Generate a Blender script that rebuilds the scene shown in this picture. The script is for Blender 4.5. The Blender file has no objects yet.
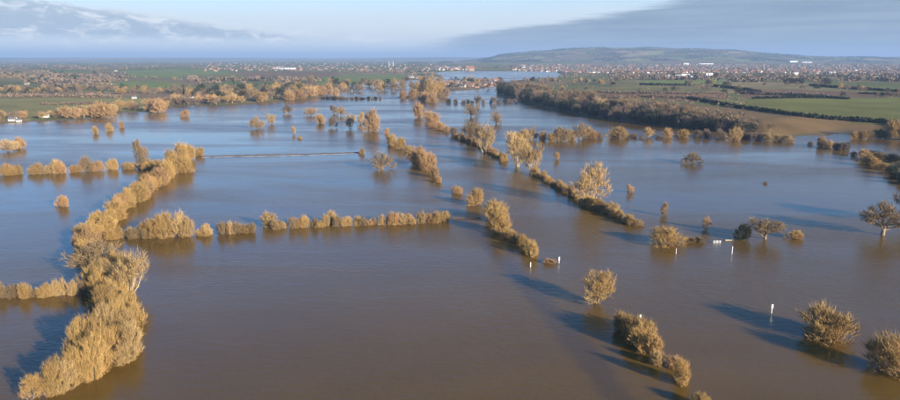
import bpy, math, random
import numpy as np
from mathutils import Vector, kdtree

R = math.radians
SC = bpy.context.scene
COL = SC.collection
rng = np.random.default_rng(7)
random.seed(7)

# ------------------------------------------------------------------ camera
CAM_H = 75.0
F = 450 / math.tan(R(34))                 # focal length in photo pixels (900 wide, 68 deg)
HZ = 58.0                                 # horizon row
PITCH = math.atan((200 - HZ) / F)
cd = bpy.data.cameras.new('camera'); cam = bpy.data.objects.new('camera', cd); COL.objects.link(cam)
cam.location = (0, 0, CAM_H); cam.rotation_euler = (math.pi / 2 - PITCH, 0, 0)
cd.sensor_fit = 'HORIZONTAL'; cd.angle = R(68); cd.clip_start = 1; cd.clip_end = 120000
SC.camera = cam

# ------------------------------------------------------------------ node helper
class NT:
    def __init__(s, tree): s.t = tree; s.n = tree.nodes; s.l = tree.links
    def node(s, typ, ins=None, **kw):
        nd = s.n.new(typ)
        for k, v in kw.items(): setattr(nd, k, v)
        for k, v in (ins or {}).items(): s.set(nd.inputs[k], v)
        return nd
    def set(s, sock, v):
        if isinstance(v, bpy.types.NodeSocket): s.l.new(v, sock)
        else: sock.default_value = v
    def m(s, op, a, b=0.0, c=0.0):
        nd = s.n.new('ShaderNodeMath'); nd.operation = op
        for i, v in enumerate((a, b, c)): s.set(nd.inputs[i], v)
        return nd.outputs[0]
    def ss(s, v, lo, hi, a=0.0, b=1.0):
        nd = s.n.new('ShaderNodeMapRange'); nd.interpolation_type = 'SMOOTHSTEP'
        for k, q in (('Value', v), ('From Min', lo), ('From Max', hi), ('To Min', a), ('To Max', b)): s.set(nd.inputs[k], q)
        return nd.outputs[0]
    def lin(s, v, lo, hi, a=0.0, b=1.0):
        nd = s.n.new('ShaderNodeMapRange')
        for k, q in (('Value', v), ('From Min', lo), ('From Max', hi), ('To Min', a), ('To Max', b)): s.set(nd.inputs[k], q)
        return nd.outputs[0]
    def mix(s, f, a, b, blend='MIX'):
        nd = s.n.new('ShaderNodeMix'); nd.data_type = 'RGBA'; nd.blend_type = blend
        for i, v in ((0, f), (6, a), (7, b)):
            if not isinstance(v, bpy.types.NodeSocket) and i and len(v) == 3: v = (*v, 1)
            s.set(nd.inputs[i], v)
        return nd.outputs[2]
    def vec(s, x, y, z):
        nd = s.n.new('ShaderNodeCombineXYZ')
        for i, v in enumerate((x, y, z)): s.set(nd.inputs[i], v)
        return nd.outputs[0]
    def noise(s, v, scale, detail=4, rough=0.55, dist=0.0):
        nd = s.node('ShaderNodeTexNoise', {'Vector': v, 'Scale': scale, 'Detail': detail, 'Roughness': rough, 'Distortion': dist})
        return nd.outputs[0]

# ------------------------------------------------------------------ world
SUN_EL, SUN_AZ = 15.0, 135.0              # azimuth clockwise from +Y: behind the camera, to its right
W = bpy.data.worlds.new('World'); SC.world = W; W.use_nodes = True
nt = NT(W.node_tree); W.node_tree.nodes.clear()
sky = nt.node('ShaderNodeTexSky', sky_type='NISHITA', sun_disc=False, sun_elevation=R(SUN_EL), sun_rotation=R(SUN_AZ),
              altitude=80, air_density=1.0, dust_density=0.25, ozone_density=1.5)
tc = nt.node('ShaderNodeTexCoord')
sp = nt.node('ShaderNodeSeparateXYZ', {0: tc.outputs['Generated']})
X, Y, Z = sp.outputs
el = nt.m('MULTIPLY', nt.m('ARCSINE', Z), 57.2958)
az = nt.m('MULTIPLY', nt.m('ARCTAN2', X, Y), 57.2958)
# stretched cloud coordinates: banks lie flat along the horizon
cv = nt.vec(nt.m('MULTIPLY', az, 0.11), nt.m('MULTIPLY', el, 0.62), 0.0)
n1 = nt.noise(cv, 1.0, 8, 0.58, 0.25)
n2 = nt.noise(nt.vec(nt.m('MULTIPLY', az, 0.42), nt.m('MULTIPLY', el, 1.15), 3.0), 1.0, 8, 0.62, 0.5)
n3 = nt.noise(nt.vec(nt.m('MULTIPLY', az, 0.085), nt.m('MULTIPLY', el, 1.5), 9.0), 1.0, 8, 0.62, 0.4)
# bank of stratocumulus low on the left (west) : top falls towards the middle
wob = nt.m('MULTIPLY', nt.m('SUBTRACT', n2, 0.5), 2.2)
topL = nt.m('ADD', nt.lin(az, -36, -12, 5.0, 1.9), wob)
bankL = nt.m('MULTIPLY', nt.ss(nt.m('SUBTRACT', topL, el), -0.15, 0.5),
             nt.m('MULTIPLY', nt.ss(nt.m('ADD', el, nt.m('MULTIPLY', wob, 0.25)), 1.1, 1.9), nt.ss(az, -7, -15)))
# broad grey-blue sheet on the right (east): its edge climbs away from the hill
edgeR = nt.m('ADD', nt.lin(az, -3, 22, 1.2, 5.0), nt.m('MULTIPLY', nt.m('SUBTRACT', n3, 0.5), 2.4))
sheet = nt.m('MULTIPLY', nt.ss(nt.m('SUBTRACT', edgeR, el), -0.25, 0.55), nt.ss(az, -5, 3))
sheet = nt.m('MULTIPLY', sheet, nt.ss(az, 75, 45))
# small puffs under the bank and thin streaks elsewhere
puff = nt.m('MULTIPLY', nt.ss(n2, 0.50, 0.68), nt.m('MULTIPLY', nt.ss(el, 2.9, 1.2), nt.ss(az, 4, -8)))
thin = nt.m('MULTIPLY', nt.ss(n1, 0.44, 0.72), nt.ss(el, 9, 3))
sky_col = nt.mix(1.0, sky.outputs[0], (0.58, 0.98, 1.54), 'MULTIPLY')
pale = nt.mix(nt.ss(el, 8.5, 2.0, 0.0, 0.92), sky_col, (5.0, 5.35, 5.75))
c1 = nt.mix(nt.m('MULTIPLY', thin, 0.32), pale, (5.3, 5.8, 6.4))
c2 = nt.mix(nt.m('MULTIPLY', sheet, nt.lin(n3, 0.3, 0.7, 0.98, 0.72)), c1, (1.55, 2.15, 2.95))
lit = nt.ss(nt.m('SUBTRACT', topL, el), 0.75, 0.0)
bcol = nt.mix(nt.m('MULTIPLY', nt.m('MULTIPLY', lit, lit), 0.8), (2.7, 3.4, 4.2), (6.0, 6.2, 6.4))
bcol = nt.mix(nt.ss(n2, 0.46, 0.66, 0.0, 0.8), bcol, (6.54, 6.69, 6.84))
c3 = nt.mix(nt.m('MULTIPLY', bankL, 0.85), c2, bcol)
c4 = nt.mix(nt.m('MULTIPLY', puff, 0.6), c3, (6.38, 6.54, 6.69))
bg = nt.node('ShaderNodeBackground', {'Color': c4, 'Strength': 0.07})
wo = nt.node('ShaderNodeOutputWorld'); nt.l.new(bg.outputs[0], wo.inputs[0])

# ------------------------------------------------------------------ sun, exposure
sd = bpy.data.lights.new('sun', 'SUN'); sd.energy = 5.0; sd.angle = R(0.6); sd.color = (1.0, 0.86, 0.67)
sun = bpy.data.objects.new('sun', sd); COL.objects.link(sun)
sdir = Vector((math.sin(R(SUN_AZ)) * math.cos(R(SUN_EL)), math.cos(R(SUN_AZ)) * math.cos(R(SUN_EL)), math.sin(R(SUN_EL))))
sun.rotation_euler = sdir.to_track_quat('Z', 'Y').to_euler(); sun.location = (200, -200, 200)
SC.view_settings.view_transform = 'Standard'; SC.view_settings.look = 'None'
SC.view_settings.exposure = 1.15; SC.view_settings.gamma = 1.0; SC.view_settings.use_curve_mapping = False

# ------------------------------------------------------------------ pixel <-> world helpers (photo pixels, flat ground)
cp, sp_ = math.cos(PITCH), math.sin(PITCH)
def ray(x, y):
    u, v = (x - 450) / F, (200 - y) / F
    return np.array([u, cp + v * sp_, -sp_ + v * cp])
def g0(x, y, z=0.0):
    d = ray(x, y); t = (z - CAM_H) / d[2]
    return d[0] * t, d[1] * t
def depth(P):                              # metres along the optical axis
    return P[1] * cp + (CAM_H - P[2]) * sp_

# ------------------------------------------------------------------ mesh helpers
def mesh(name, V, faces, smooth=False):
    me = bpy.data.meshes.new(name)
    me.from_pydata(np.asarray(V, float).tolist(), [], faces if isinstance(faces, list) else faces.tolist())
    if smooth: me.polygons.foreach_set('use_smooth', [True] * len(me.polygons))
    me.update(); return me
def fast_mesh(name, V, tris=None, quads=None):
    V = np.asarray(V, np.float32); parts = []; nt_ = 0 if tris is None else len(tris); nq = 0 if quads is None else len(quads)
    me = bpy.data.meshes.new(name); me.vertices.add(len(V)); me.vertices.foreach_set('co', V.ravel())
    idx = np.concatenate([np.asarray(tris, np.int32).ravel() if nt_ else np.zeros(0, np.int32),
                          np.asarray(quads, np.int32).ravel() if nq else np.zeros(0, np.int32)])
    me.loops.add(len(idx)); me.loops.foreach_set('vertex_index', idx)
    me.polygons.add(nt_ + nq)
    st = np.concatenate([np.arange(nt_) * 3, nt_ * 3 + np.arange(nq) * 4]).astype(np.int32)
    me.polygons.foreach_set('loop_start', st)
    me.update(calc_edges=True); me.validate(); return me
def link(name, me, mt=None, parent=None):
    o = bpy.data.objects.new(name, me); COL.objects.link(o)
    if mt is not None:
        me.materials.clear(); me.materials.append(mt)
    if parent: o.parent = parent
    return o
def tag(o, label=None, cat=None, group=None, kind=None):
    for k, v in (('label', label), ('category', cat), ('group', group), ('kind', kind)):
        if v: o[k] = v
    return o
def empty(name, loc=(0, 0, 0), rz=0, sc=(1, 1, 1)):
    o = bpy.data.objects.new(name, None); COL.objects.link(o)
    o.location = loc; o.rotation_euler = (0, 0, rz); o.scale = sc; o.empty_display_size = 0.5
    return o
def box(x0, x1, y0, y1, z0, z1):
    V = [(x0, y0, z0), (x1, y0, z0), (x1, y1, z0), (x0, y1, z0), (x0, y0, z1), (x1, y0, z1), (x1, y1, z1), (x0, y1, z1)]
    Fc = [(0, 3, 2, 1), (4, 5, 6, 7), (0, 1, 5, 4), (1, 2, 6, 5), (2, 3, 7, 6), (3, 0, 4, 7)]
    return V, Fc
def merge(*parts):
    V, Fc = [], []
    for v, f in parts:
        o = len(V); V += list(v); Fc += [tuple(i + o for i in q) for q in f]
    return V, Fc

# ------------------------------------------------------------------ materials
def mat(name):
    m = bpy.data.materials.new(name); m.use_nodes = True
    n = NT(m.node_tree); b = m.node_tree.nodes['Principled BSDF']
    return m, n, b
def plain(name, col, rough=0.85, var=0.25, scale=0.5):
    m, n, b = mat(name)
    tcn = n.node('ShaderNodeTexCoord'); oi = n.node('ShaderNodeObjectInfo')
    nz = n.noise(tcn.outputs['Object'], scale, 5)
    f = n.m('ADD', n.lin(nz, 0.3, 0.7, -var, var), n.lin(oi.outputs['Random'], 0, 1, 1 - var * 0.6, 1 + var * 0.6))
    c = n.node('ShaderNodeMix', data_type='RGBA', blend_type='MULTIPLY'); c.inputs[0].default_value = 1
    c.inputs[6].default_value = (*col, 1); n.l.new(n.vec(f, f, f), c.inputs[7])
    n.l.new(c.outputs[2], b.inputs['Base Color']); b.inputs['Roughness'].default_value = rough
    return m
def twig_mat(name, ca, cb, cc):
    """twig colour drifting between three natural tones, from shrub to shrub and inside one crown"""
    m, n, b = mat(name)
    tcn = n.node('ShaderNodeTexCoord'); oi = n.node('ShaderNodeObjectInfo')
    off = n.node('ShaderNodeVectorMath', operation='ADD'); n.l.new(tcn.outputs['Object'], off.inputs[0])
    r = n.m('MULTIPLY', oi.outputs['Random'], 40.0); n.l.new(n.vec(r, r, r), off.inputs[1])
    nz = n.noise(off.outputs[0], 5.0, 3); n2_ = n.noise(off.outputs[0], 40.0, 2)
    a = n.mix(n.lin(oi.outputs['Random'], 0, 1, -0.15, 1.15), ca, cb)
    c = n.mix(n.ss(nz, 0.42, 0.68, 0, 0.8), a, cc)
    k = n.m('MULTIPLY', n.lin(n2_, 0.28, 0.72, 0.4, 1.5), n.lin(n.m('FRACT', n.m('MULTIPLY', oi.outputs['Random'], 7.31)), 0, 1, 0.78, 1.16))
    c = n.mix(1.0, c, n.vec(k, k, k), 'MULTIPLY')
    n.l.new(c, b.inputs['Base Color']); b.inputs['Roughness'].default_value = 0.8
    b.inputs['Specular IOR Level'].default_value = 0.2
    return m
M = {}
M['gold'] = twig_mat('golden_twigs', (0.44, 0.285, 0.108), (0.40, 0.25, 0.095), (0.35, 0.255, 0.095))
M['orange'] = twig_mat('orange_twigs', (0.43, 0.255, 0.11), (0.39, 0.245, 0.12), (0.41, 0.28, 0.14))
M['pale'] = twig_mat('pale_twigs', (0.46, 0.325, 0.155), (0.41, 0.28, 0.13), (0.42, 0.29, 0.12))
M['oak'] = twig_mat('oak_twigs', (0.25, 0.175, 0.09), (0.21, 0.15, 0.085), (0.28, 0.20, 0.10))
M['brown'] = twig_mat('brown_twigs', (0.19, 0.145, 0.105), (0.23, 0.165, 0.115), (0.155, 0.12, 0.09))
M['dark'] = twig_mat('evergreen_leaves', (0.03, 0.04, 0.02), (0.042, 0.044, 0.025), (0.026, 0.037, 0.022))
M['bark'] = plain('bark', (0.22, 0.165, 0.11), 0.9, 0.3, 3)
M['palebark'] = plain('pale_bark', (0.38, 0.31, 0.22), 0.9, 0.25, 3)
M['white'] = plain('white_paint', (0.80, 0.80, 0.78), 0.5, 0.06, 1)
M['wood'] = plain('weathered_wood', (0.12, 0.09, 0.065), 0.9, 0.3, 2)

# ------------------------------------------------------------------ terrain
far = 60000
SHORE = [(-900, 165), (-300, 134), (0, 123.5), (20, 122.5), (45, 121.5), (75, 119.5), (98, 117.5), (112, 117), (119, 112.5), (135, 112), (150, 112.5),
         (166, 110), (172, 106), (200, 105.5), (225, 106.5), (250, 103.5), (285, 101.5), (310, 99), (326, 95.5), (332, 92), (322, 89), (335, 87), (352, 85.3),
         (385, 84), (405, 80.8), (426, 79.2), (440, 76.2), (436, 73), (447, 71.6), (470, 71.2), (505, 71.4), (535, 71.2), (556, 71.8), (561, 75), (553, 78.6),
         (527, 80), (505, 82), (497, 87), (496, 92), (500, 95.5), (515, 99.5), (530, 103.5), (550, 109), (575, 114), (600, 118.5), (650, 125),
         (690, 129.5), (730, 133.5), (760, 137), (790, 139.3), (797, 136.3), (815, 135.6), (829, 136.5), (835, 133), (850, 130.5), (870, 131.5), (880, 136),
         (893, 141), (960, 146), (1200, 158), (1800, 190)]
P1 = np.array([g0(*p) for p in SHORE] + [(far, 3000), (far, far), (-far, far), (-far, 3000)])
P2 = np.array([g0(*p) for p in [(858, 151), (872, 158), (884, 166), (902, 175), (960, 190), (1100, 215), (1100, 190), (960, 172), (905, 161), (880, 154), (868, 150)]])
P3 = np.array([g0(*p) for p in [(442, 82), (455, 79.5), (480, 79.8), (500, 81.5), (499, 85), (484, 88.5), (466, 90.5), (450, 91), (441, 87)]])
P4 = np.array([g0(*p) for p in [(395, 97.5), (415, 94), (438, 91), (441, 93), (428, 97.5), (405, 100)]])
def sdf(px, py, P):
    """signed distance to polygon, positive inside"""
    d2 = np.full(px.shape, 1e18); ins = np.zeros(px.shape, bool)
    for i in range(len(P)):
        ax, ay = P[i - 1]; bx, by = P[i]
        ex, ey = bx - ax, by - ay; wx, wy = px - ax, py - ay
        t = np.clip((wx * ex + wy * ey) / (ex * ex + ey * ey), 0, 1)
        d2 = np.minimum(d2, (wx - ex * t) ** 2 + (wy - ey * t) ** 2)
        c = (ay > py) != (by > py)
        with np.errstate(divide='ignore', invalid='ignore'):
            ins ^= c & (px < ex * (py - ay) / (ey if ey else 1e-9) + ax)
    d = np.sqrt(d2); return np.where(ins, d, -d)
def sstep(v, a, b):
    t = np.clip((v - a) / (b - a), 0, 1); return t * t * (3 - 2 * t)
_ph = rng.uniform(0, 6.28, (12, 2)); _an = rng.uniform(0, 6.28, 12)
def wavy(x, y, wl, k0=0, n=4):
    s = 0
    for k in range(k0, k0 + n):
        q = 6.283 / (wl * (0.7 + 0.25 * (k - k0)))
        s = s + np.sin(q * (x * np.cos(_an[k]) + y * np.sin(_an[k])) + _ph[k, 0])
    return s / n
BED = -1.2
HILLX = [(-40000, 0), (430, 0), (462, 8), (480, 40), (500, 115), (530, 175), (570, 222), (600, 216), (645, 228), (690, 205), (730, 172), (775, 120), (830, 88), (880, 82), (1000, 95), (1200, 70), (60000, 60)]
_hx = np.array([(p - 450) / F * 10000 if abs(p) < 9000 else p for p, _ in HILLX]); _hz = np.array([h for _, h in HILLX])
def height(x, y):
    x = np.asarray(x, float); y = np.asarray(y, float)
    wob = 9 * wavy(x, y, 90, 0) + 4 * wavy(x, y, 37, 4)
    r = np.hypot(x, y)
    sc = np.clip(r / 1200, 0.25, 2.0)
    s1 = sdf(x, y, P1) + wob * sc * 0.5
    s2 = sdf(x, y, P2) + wob * 0.15; s3 = sdf(x, y, P3) + wob * 0.8; s4 = sdf(x, y, P4) + wob * 0.3
    s = np.maximum.reduce([s1, s2, s3, s4])
    z = np.where(s > 0, 1.4 * sstep(s, 0, 30), -1.2 * sstep(-s, 0, 14))
    right = sstep(x / np.maximum(y, 1), 0.055, 0.10)
    z = z + right * 8.0 * sstep(s1, 4, 75) * sstep(r, 5000, 1800)
    roll = (wavy(x, y, 900, 2) * 0.5 + 0.5) * 5 + (wavy(x, y, 2600, 6) * 0.5 + 0.5) * 9
    z = z + sstep(s1, 20, 700) * roll * (0.35 + 0.65 * sstep(r, 1200, 4000))
    z = z + (1 - right) * 7 * sstep(s1, 150, 2500)
    # the long hill, and low ridges on the horizon
    hy = np.exp(-((y - 10000 - 500 * wavy(x, y, 5000, 1)) / 1900.0) ** 2)
    z = z + np.interp(x / np.maximum(y, 1) * 10000, _hx, _hz) * hy * (0.94 + 0.12 * wavy(x, y, 2300, 3) + 0.05 * wavy(x, y, 700, 7))
    z = z + sstep(r, 13000, 19000) * (58 + 26 * wavy(x, y, 9000, 5))
    return z
def hq(px, py):
    """terrain height looked up in the land grid"""
    r = math.hypot(px, py); a = math.degrees(math.atan2(px, py))
    fi = min(max(math.log(max(r, 61) / 60) / LRS, 0), GNR - 1.001); fj = min(max((a + 62) / 124 * (GNA - 1), 0), GNA - 1.001)
    i, j = int(fi), int(fj); u, v = fi - i, fj - j; g = GZ
    return float((g[i, j] * (1 - v) + g[i, j + 1] * v) * (1 - u) + (g[i + 1, j] * (1 - v) + g[i + 1, j + 1] * v) * u)
def gpt(x, y):
    """the ground point seen at photo pixel x, y"""
    d = ray(x, y); p = g0(x, y)
    t = math.hypot(*p) / math.hypot(d[0], d[1])
    for _ in range(14):
        tn = (max(hq(d[0] * t, d[1] * t), 0) - CAM_H) / d[2]
        t = 0.5 * t + 0.5 * min(max(tn, 50), 26000)
    return np.array([d[0] * t, d[1] * t, max(hq(d[0] * t, d[1] * t), 0)])

def polar_grid(r0, r1, nr, a0, a1, na):
    r = np.exp(np.linspace(math.log(r0), math.log(r1), nr)); a = np.radians(np.linspace(a0, a1, na))
    rr, aa = np.meshgrid(r, a, indexing='ij')
    x = (rr * np.sin(aa)).ravel(); y = (rr * np.cos(aa)).ravel()
    i = np.arange((nr - 1) * na).reshape(nr - 1, na)[:, :-1].ravel()
    return x, y, np.stack([i, i + na, i + na + 1, i + 1], 1)[:, ::-1]
x, y, q = polar_grid(60, 45000, 470, -62, 62, 900)
z = height(x, y)
GNR, GNA = 470, 900; GZ = z.reshape(GNR, GNA); LRS = math.log(45000 / 60) / (GNR - 1)
# field patchwork
ca, sa = math.cos(0.5), math.sin(0.5)
n_seed = 5200
su = rng.uniform(-9000, 9000, n_seed); sv = rng.uniform(600, 13000, n_seed)
keep = np.abs(su) < sv * 1.3; su, sv = su[keep], sv[keep]
scl = 1.0
kd = kdtree.KDTree(len(su))
for i in range(len(su)): kd.insert((su[i] * ca + sv[i] * sa, (-su[i] * sa + sv[i] * ca) * 1.7, 0), i)
kd.balance()
def cell(px, py):
    qx, qy = px * ca + py * sa, (-px * sa + py * ca) * 1.7
    (c1_, i1, d1), (c2_, i2, d2) = kd.find_n((qx, qy, 0), 2)
    return i1, d2 - d1
PAL = np.array([(0.118, 0.146, 0.035), (0.157, 0.151, 0.045), (0.202, 0.166, 0.062), (0.224, 0.151, 0.074), (0.269, 0.192, 0.083), (0.185, 0.126, 0.066), (0.134, 0.141, 0.045)])
fid = rng.choice(len(PAL), len(su), p=[.15, .2, .2, .15, .08, .1, .12])
colr = np.zeros((len(x), 3))
onland = z > -0.3
for i in np.nonzero(onland)[0]:
    colr[i] = PAL[fid[kd.find((x[i] * ca + y[i] * sa, (-x[i] * sa + y[i] * ca) * 1.7, 0))[1]]]
BRIGHT = (0.165, 0.195, 0.045)
FIELDS = [
    ([(-60, 96), (40, 94), (130, 97), (175, 100), (170, 106), (120, 112), (60, 117), (-60, 124)], (0.231, 0.198, 0.065)),
    ([(-60, 80), (30, 82), (60, 86), (10, 90), (-60, 90)], (0.134, 0.136, 0.041)),
    ([(0, 69), (45, 70), (40, 73), (0, 73)], (0.246, 0.171, 0.071)),
    ([(118, 71.3), (160, 69.6), (205, 69), (232, 72), (214, 76), (170, 78.2), (132, 76.4)], BRIGHT),
    ([(104, 81.5), (150, 80.5), (182, 84), (170, 88), (120, 88)], BRIGHT),
    ([(180, 76.5), (232, 72.8), (280, 75.5), (250, 79), (205, 80)], (0.168, 0.151, 0.045)),
    ([(232, 71.8), (330, 71.5), (345, 74.5), (318, 78), (255, 78)], (0.190, 0.121, 0.054)),
    ([(312, 79), (345, 75.5), (404, 74.8), (407, 79.5), (383, 83.2), (330, 86), (318, 84)], BRIGHT),
    ([(733, 101), (790, 99), (905, 97.5), (1100, 98), (1100, 124), (905, 119.5), (850, 117.5), (795, 112), (748, 106.5)], (0.158, 0.155, 0.032)),
    ([(690, 104), (742, 110), (800, 117), (890, 123.5), (1100, 132), (1100, 141), (890, 134), (800, 134.5), (790, 139), (720, 131), (640, 118), (600, 103), (640, 99)], (0.196, 0.126, 0.050)),
    ([(560, 90), (620, 93), (720, 92), (735, 98), (690, 102), (640, 98), (590, 102)], (0.213, 0.121, 0.054)),
    ([(575, 87), (650, 86), (740, 88), (720, 91), (600, 92)], (0.179, 0.156, 0.050)),
    ([(640, 80.5), (720, 79.5), (735, 84), (650, 84.5)], BRIGHT),
    ([(740, 88), (900, 93.5), (1100, 95), (1100, 97), (900, 97), (790, 98.5), (740, 98)], (0.179, 0.106, 0.054)),
    ([(806, 80), (850, 82), (1100, 87), (1100, 95), (900, 92), (840, 88)], (0.140, 0.146, 0.037)),
    ([(790, 111.5), (850, 117), (890, 122.5), (900, 121), (850, 114)], (0.158, 0.155, 0.032)),
]
for poly, c in FIELDS:
    P = np.array([gpt(*p)[:2] for p in poly])
    bb = (x > P[:, 0].min() - 50) & (x < P[:, 0].max() + 50) & (y > P[:, 1].min() - 50) & (y < P[:, 1].max() + 50)
    ii = np.nonzero(bb)[0]
    if len(ii):
        s = sdf(x[ii], y[ii], P); colr[ii[s > 0]] = c
hill_i = np.nonzero(z > 45)[0]; hk = rng.choice([0.45, 0.7, 1.0, 1.5], len(su))
for i in hill_i: colr[i] *= hk[kd.find((x[i] * ca + y[i] * sa, (-x[i] * sa + y[i] * ca) * 1.7, 0))[1]]
lme = fast_mesh('land', np.stack([x, y, z], 1), quads=q)
at_ = lme.color_attributes.new('field', 'FLOAT_COLOR', 'POINT')
at_.data.foreach_set('color', np.concatenate([colr, np.ones((len(x), 1))], 1).astype(np.float32).ravel())
m, n, b = mat('fields')
fa = n.node('ShaderNodeAttribute', attribute_name='field')
ge = n.node('ShaderNodeNewGeometry')
nz = n.noise(ge.outputs['Position'], 0.012, 8, 0.65); nz2 = n.noise(ge.outputs['Position'], 0.0022, 5)
k = n.m('MULTIPLY', n.lin(nz, 0.3, 0.7, 0.72, 1.28), n.lin(nz2, 0.3, 0.7, 0.85, 1.15))
c = n.mix(1.0, fa.outputs['Color'], n.vec(k, k, k), 'MULTIPLY')
pz = n.node('ShaderNodeSeparateXYZ', {0: ge.outputs['Position']}).outputs[2]
c = n.mix(n.ss(n.m('ADD', pz, n.m('MULTIPLY', n.m('SUBTRACT', nz, 0.5), 1.2)), 1.3, 0.2, 0, 0.75), c, (0.14, 0.10, 0.06))   # wet mud at the flood's edge
n.l.new(c, b.inputs['Base Color']); b.inputs['Roughness'].default_value = 0.95; b.inputs['Specular IOR Level'].default_value = 0.1
land = link('land', lme, m); tag(land, kind='structure')
lme.polygons.foreach_set('use_smooth', [True] * len(lme.polygons))

# ------------------------------------------------------------------ flood water
wx, wy, wq = polar_grid(20, 45000, 300, -180, 180, 361)
RIV = np.array([g0(*p) for p in [(700, 520), (600, 400), (560, 330), (520, 280), (485, 235), (455, 205), (440, 185), (437, 160), (405, 132), (380, 112), (395, 104), (425, 98), (470, 95), (492, 92)]])
fl = np.full(wx.shape, 1e9)
for i in range(1, len(RIV)):
    (ax, ay), (bx, by) = RIV[i - 1], RIV[i]; ex, ey = bx - ax, by - ay
    t = np.clip(((wx - ax) * ex + (wy - ay) * ey) / (ex * ex + ey * ey), 0, 1)
    fl = np.minimum(fl, np.hypot(wx - ax - ex * t, wy - ay - ey * t))
fl = 1 - sstep(fl, 24, 38)
wme = fast_mesh('flood_water', np.stack([wx, wy, wx * 0], 1), quads=wq)
wa = wme.attributes.new('flow', 'FLOAT', 'POINT'); wa.data.foreach_set('value', fl.astype(np.float32))
m, n, b = mat('muddy_flood_water')
ge = n.node('ShaderNodeNewGeometry'); pos = ge.outputs['Position']
mp = n.node('ShaderNodeMapping', {'Vector': pos, 'Rotation': (0, 0, R(25)), 'Scale': (0.55, 1.0, 1.0)})
w1 = n.noise(mp.outputs[0], 0.55, 3, 0.6, 0.3); w2 = n.noise(mp.outputs[0], 2.4, 2, 0.6)
w3 = n.noise(pos, 0.09, 3, 0.5)
calm = n.noise(n.node('ShaderNodeMapping', {'Vector': pos, 'Rotation': (0, 0, R(-20)), 'Scale': (0.35, 1.0, 1.0)}).outputs[0], 0.012, 5, 0.6, 0.6)
flow = n.node('ShaderNodeAttribute', attribute_name='flow').outputs['Fac']
amp = n.m('ADD', n.lin(calm, 0.36, 0.64, 0.35, 1.7), n.m('MULTIPLY', flow, 0.25))
hgt = n.m('ADD', n.m('MULTIPLY', w1, 0.11), n.m('MULTIPLY', w2, 0.03))
hgt = n.m('ADD', n.m('MULTIPLY', hgt, amp), n.m('MULTIPLY', w3, 0.10))
bmp = n.node('ShaderNodeBump', {'Height': hgt, 'Strength': 1.0, 'Distance': 1.0})
n.l.new(bmp.outputs[0], b.inputs['Normal'])
silt = n.noise(pos, 0.006, 5, 0.6, 0.8)
# the drowned river edge: a narrow darker lane of deeper water beside the last line of bushes
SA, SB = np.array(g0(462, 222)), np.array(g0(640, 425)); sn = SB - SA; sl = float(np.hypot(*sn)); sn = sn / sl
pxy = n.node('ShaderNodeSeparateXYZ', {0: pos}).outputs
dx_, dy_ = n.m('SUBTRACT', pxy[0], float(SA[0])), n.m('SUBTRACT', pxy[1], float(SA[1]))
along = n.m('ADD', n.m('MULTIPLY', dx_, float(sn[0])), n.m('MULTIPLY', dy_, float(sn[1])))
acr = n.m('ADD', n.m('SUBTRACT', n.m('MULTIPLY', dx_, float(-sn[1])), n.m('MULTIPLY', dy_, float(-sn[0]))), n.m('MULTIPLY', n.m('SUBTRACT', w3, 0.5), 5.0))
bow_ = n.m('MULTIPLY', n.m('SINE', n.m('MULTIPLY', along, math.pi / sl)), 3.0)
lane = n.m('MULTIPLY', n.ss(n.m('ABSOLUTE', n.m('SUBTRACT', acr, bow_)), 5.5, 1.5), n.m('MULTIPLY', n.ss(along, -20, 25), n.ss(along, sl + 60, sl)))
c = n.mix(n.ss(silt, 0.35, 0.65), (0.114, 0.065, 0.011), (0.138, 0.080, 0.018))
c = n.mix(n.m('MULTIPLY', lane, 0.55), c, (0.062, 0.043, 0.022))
n.l.new(c, b.inputs['Base Color']); b.inputs['IOR'].default_value = 1.30
n.l.new(n.m('ADD', n.m('MULTIPLY', amp, 0.15), 0.03), b.inputs['Roughness'])
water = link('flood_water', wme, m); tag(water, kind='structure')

# ------------------------------------------------------------------ trees: bare winter crowns made of limbs, branches and twigs
def unit(v): return v / np.maximum(np.linalg.norm(v, axis=-1, keepdims=True), 1e-9)
def tubes(S, D, L, r0, r1, curve, sides=5, segs=3):
    V, Q = [], []; off = 0
    for s, d, l, a, b_ in zip(S, D, L, r0, r1):
        u = unit(np.cross(d, [0.3, 0.9, 0.1])); w = np.cross(d, u)
        for k in range(segs + 1):
            t = k / segs; c_ = s + d * l * t + np.array([0, 0, curve * t * t * l]); rr = a + (b_ - a) * t
            for j in range(sides):
                an = 6.2832 * j / sides; V.append(c_ + rr * (math.cos(an) * u + math.sin(an) * w))
        for k in range(segs):
            for j in range(sides):
                Q.append((off + k * sides + j, off + k * sides + (j + 1) % sides, off + (k + 1) * sides + (j + 1) % sides, off + (k + 1) * sides + j))
        off += (segs + 1) * sides
    return np.array(V).reshape(-1, 3), np.array(Q, int).reshape(-1, 4)
def twigs(rg, S, D, L, wd, curve):
    N = len(S); sd_ = unit(np.cross(D, unit(rg.normal(size=(N, 3))))) * (wd * rg.uniform(0.6, 1.3, N))[:, None]
    bend = unit(rg.normal(size=(N, 3))) * (L * 0.12)[:, None]
    mid = S + D * (L * 0.5)[:, None] + bend + np.array([0, 0, 1]) * (curve * L * 0.25)[:, None]
    end = S + D * L[:, None] + np.array([0, 0, 1]) * (curve * L)[:, None]
    V = np.stack([S - sd_, S + sd_, mid + sd_ * 0.75, mid - sd_ * 0.75, end], 1).reshape(-1, 3)
    o = np.arange(N)[:, None] * 5
    return V, o + np.array([[3, 2, 4]]), o + np.array([[0, 1, 2, 3]])
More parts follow.
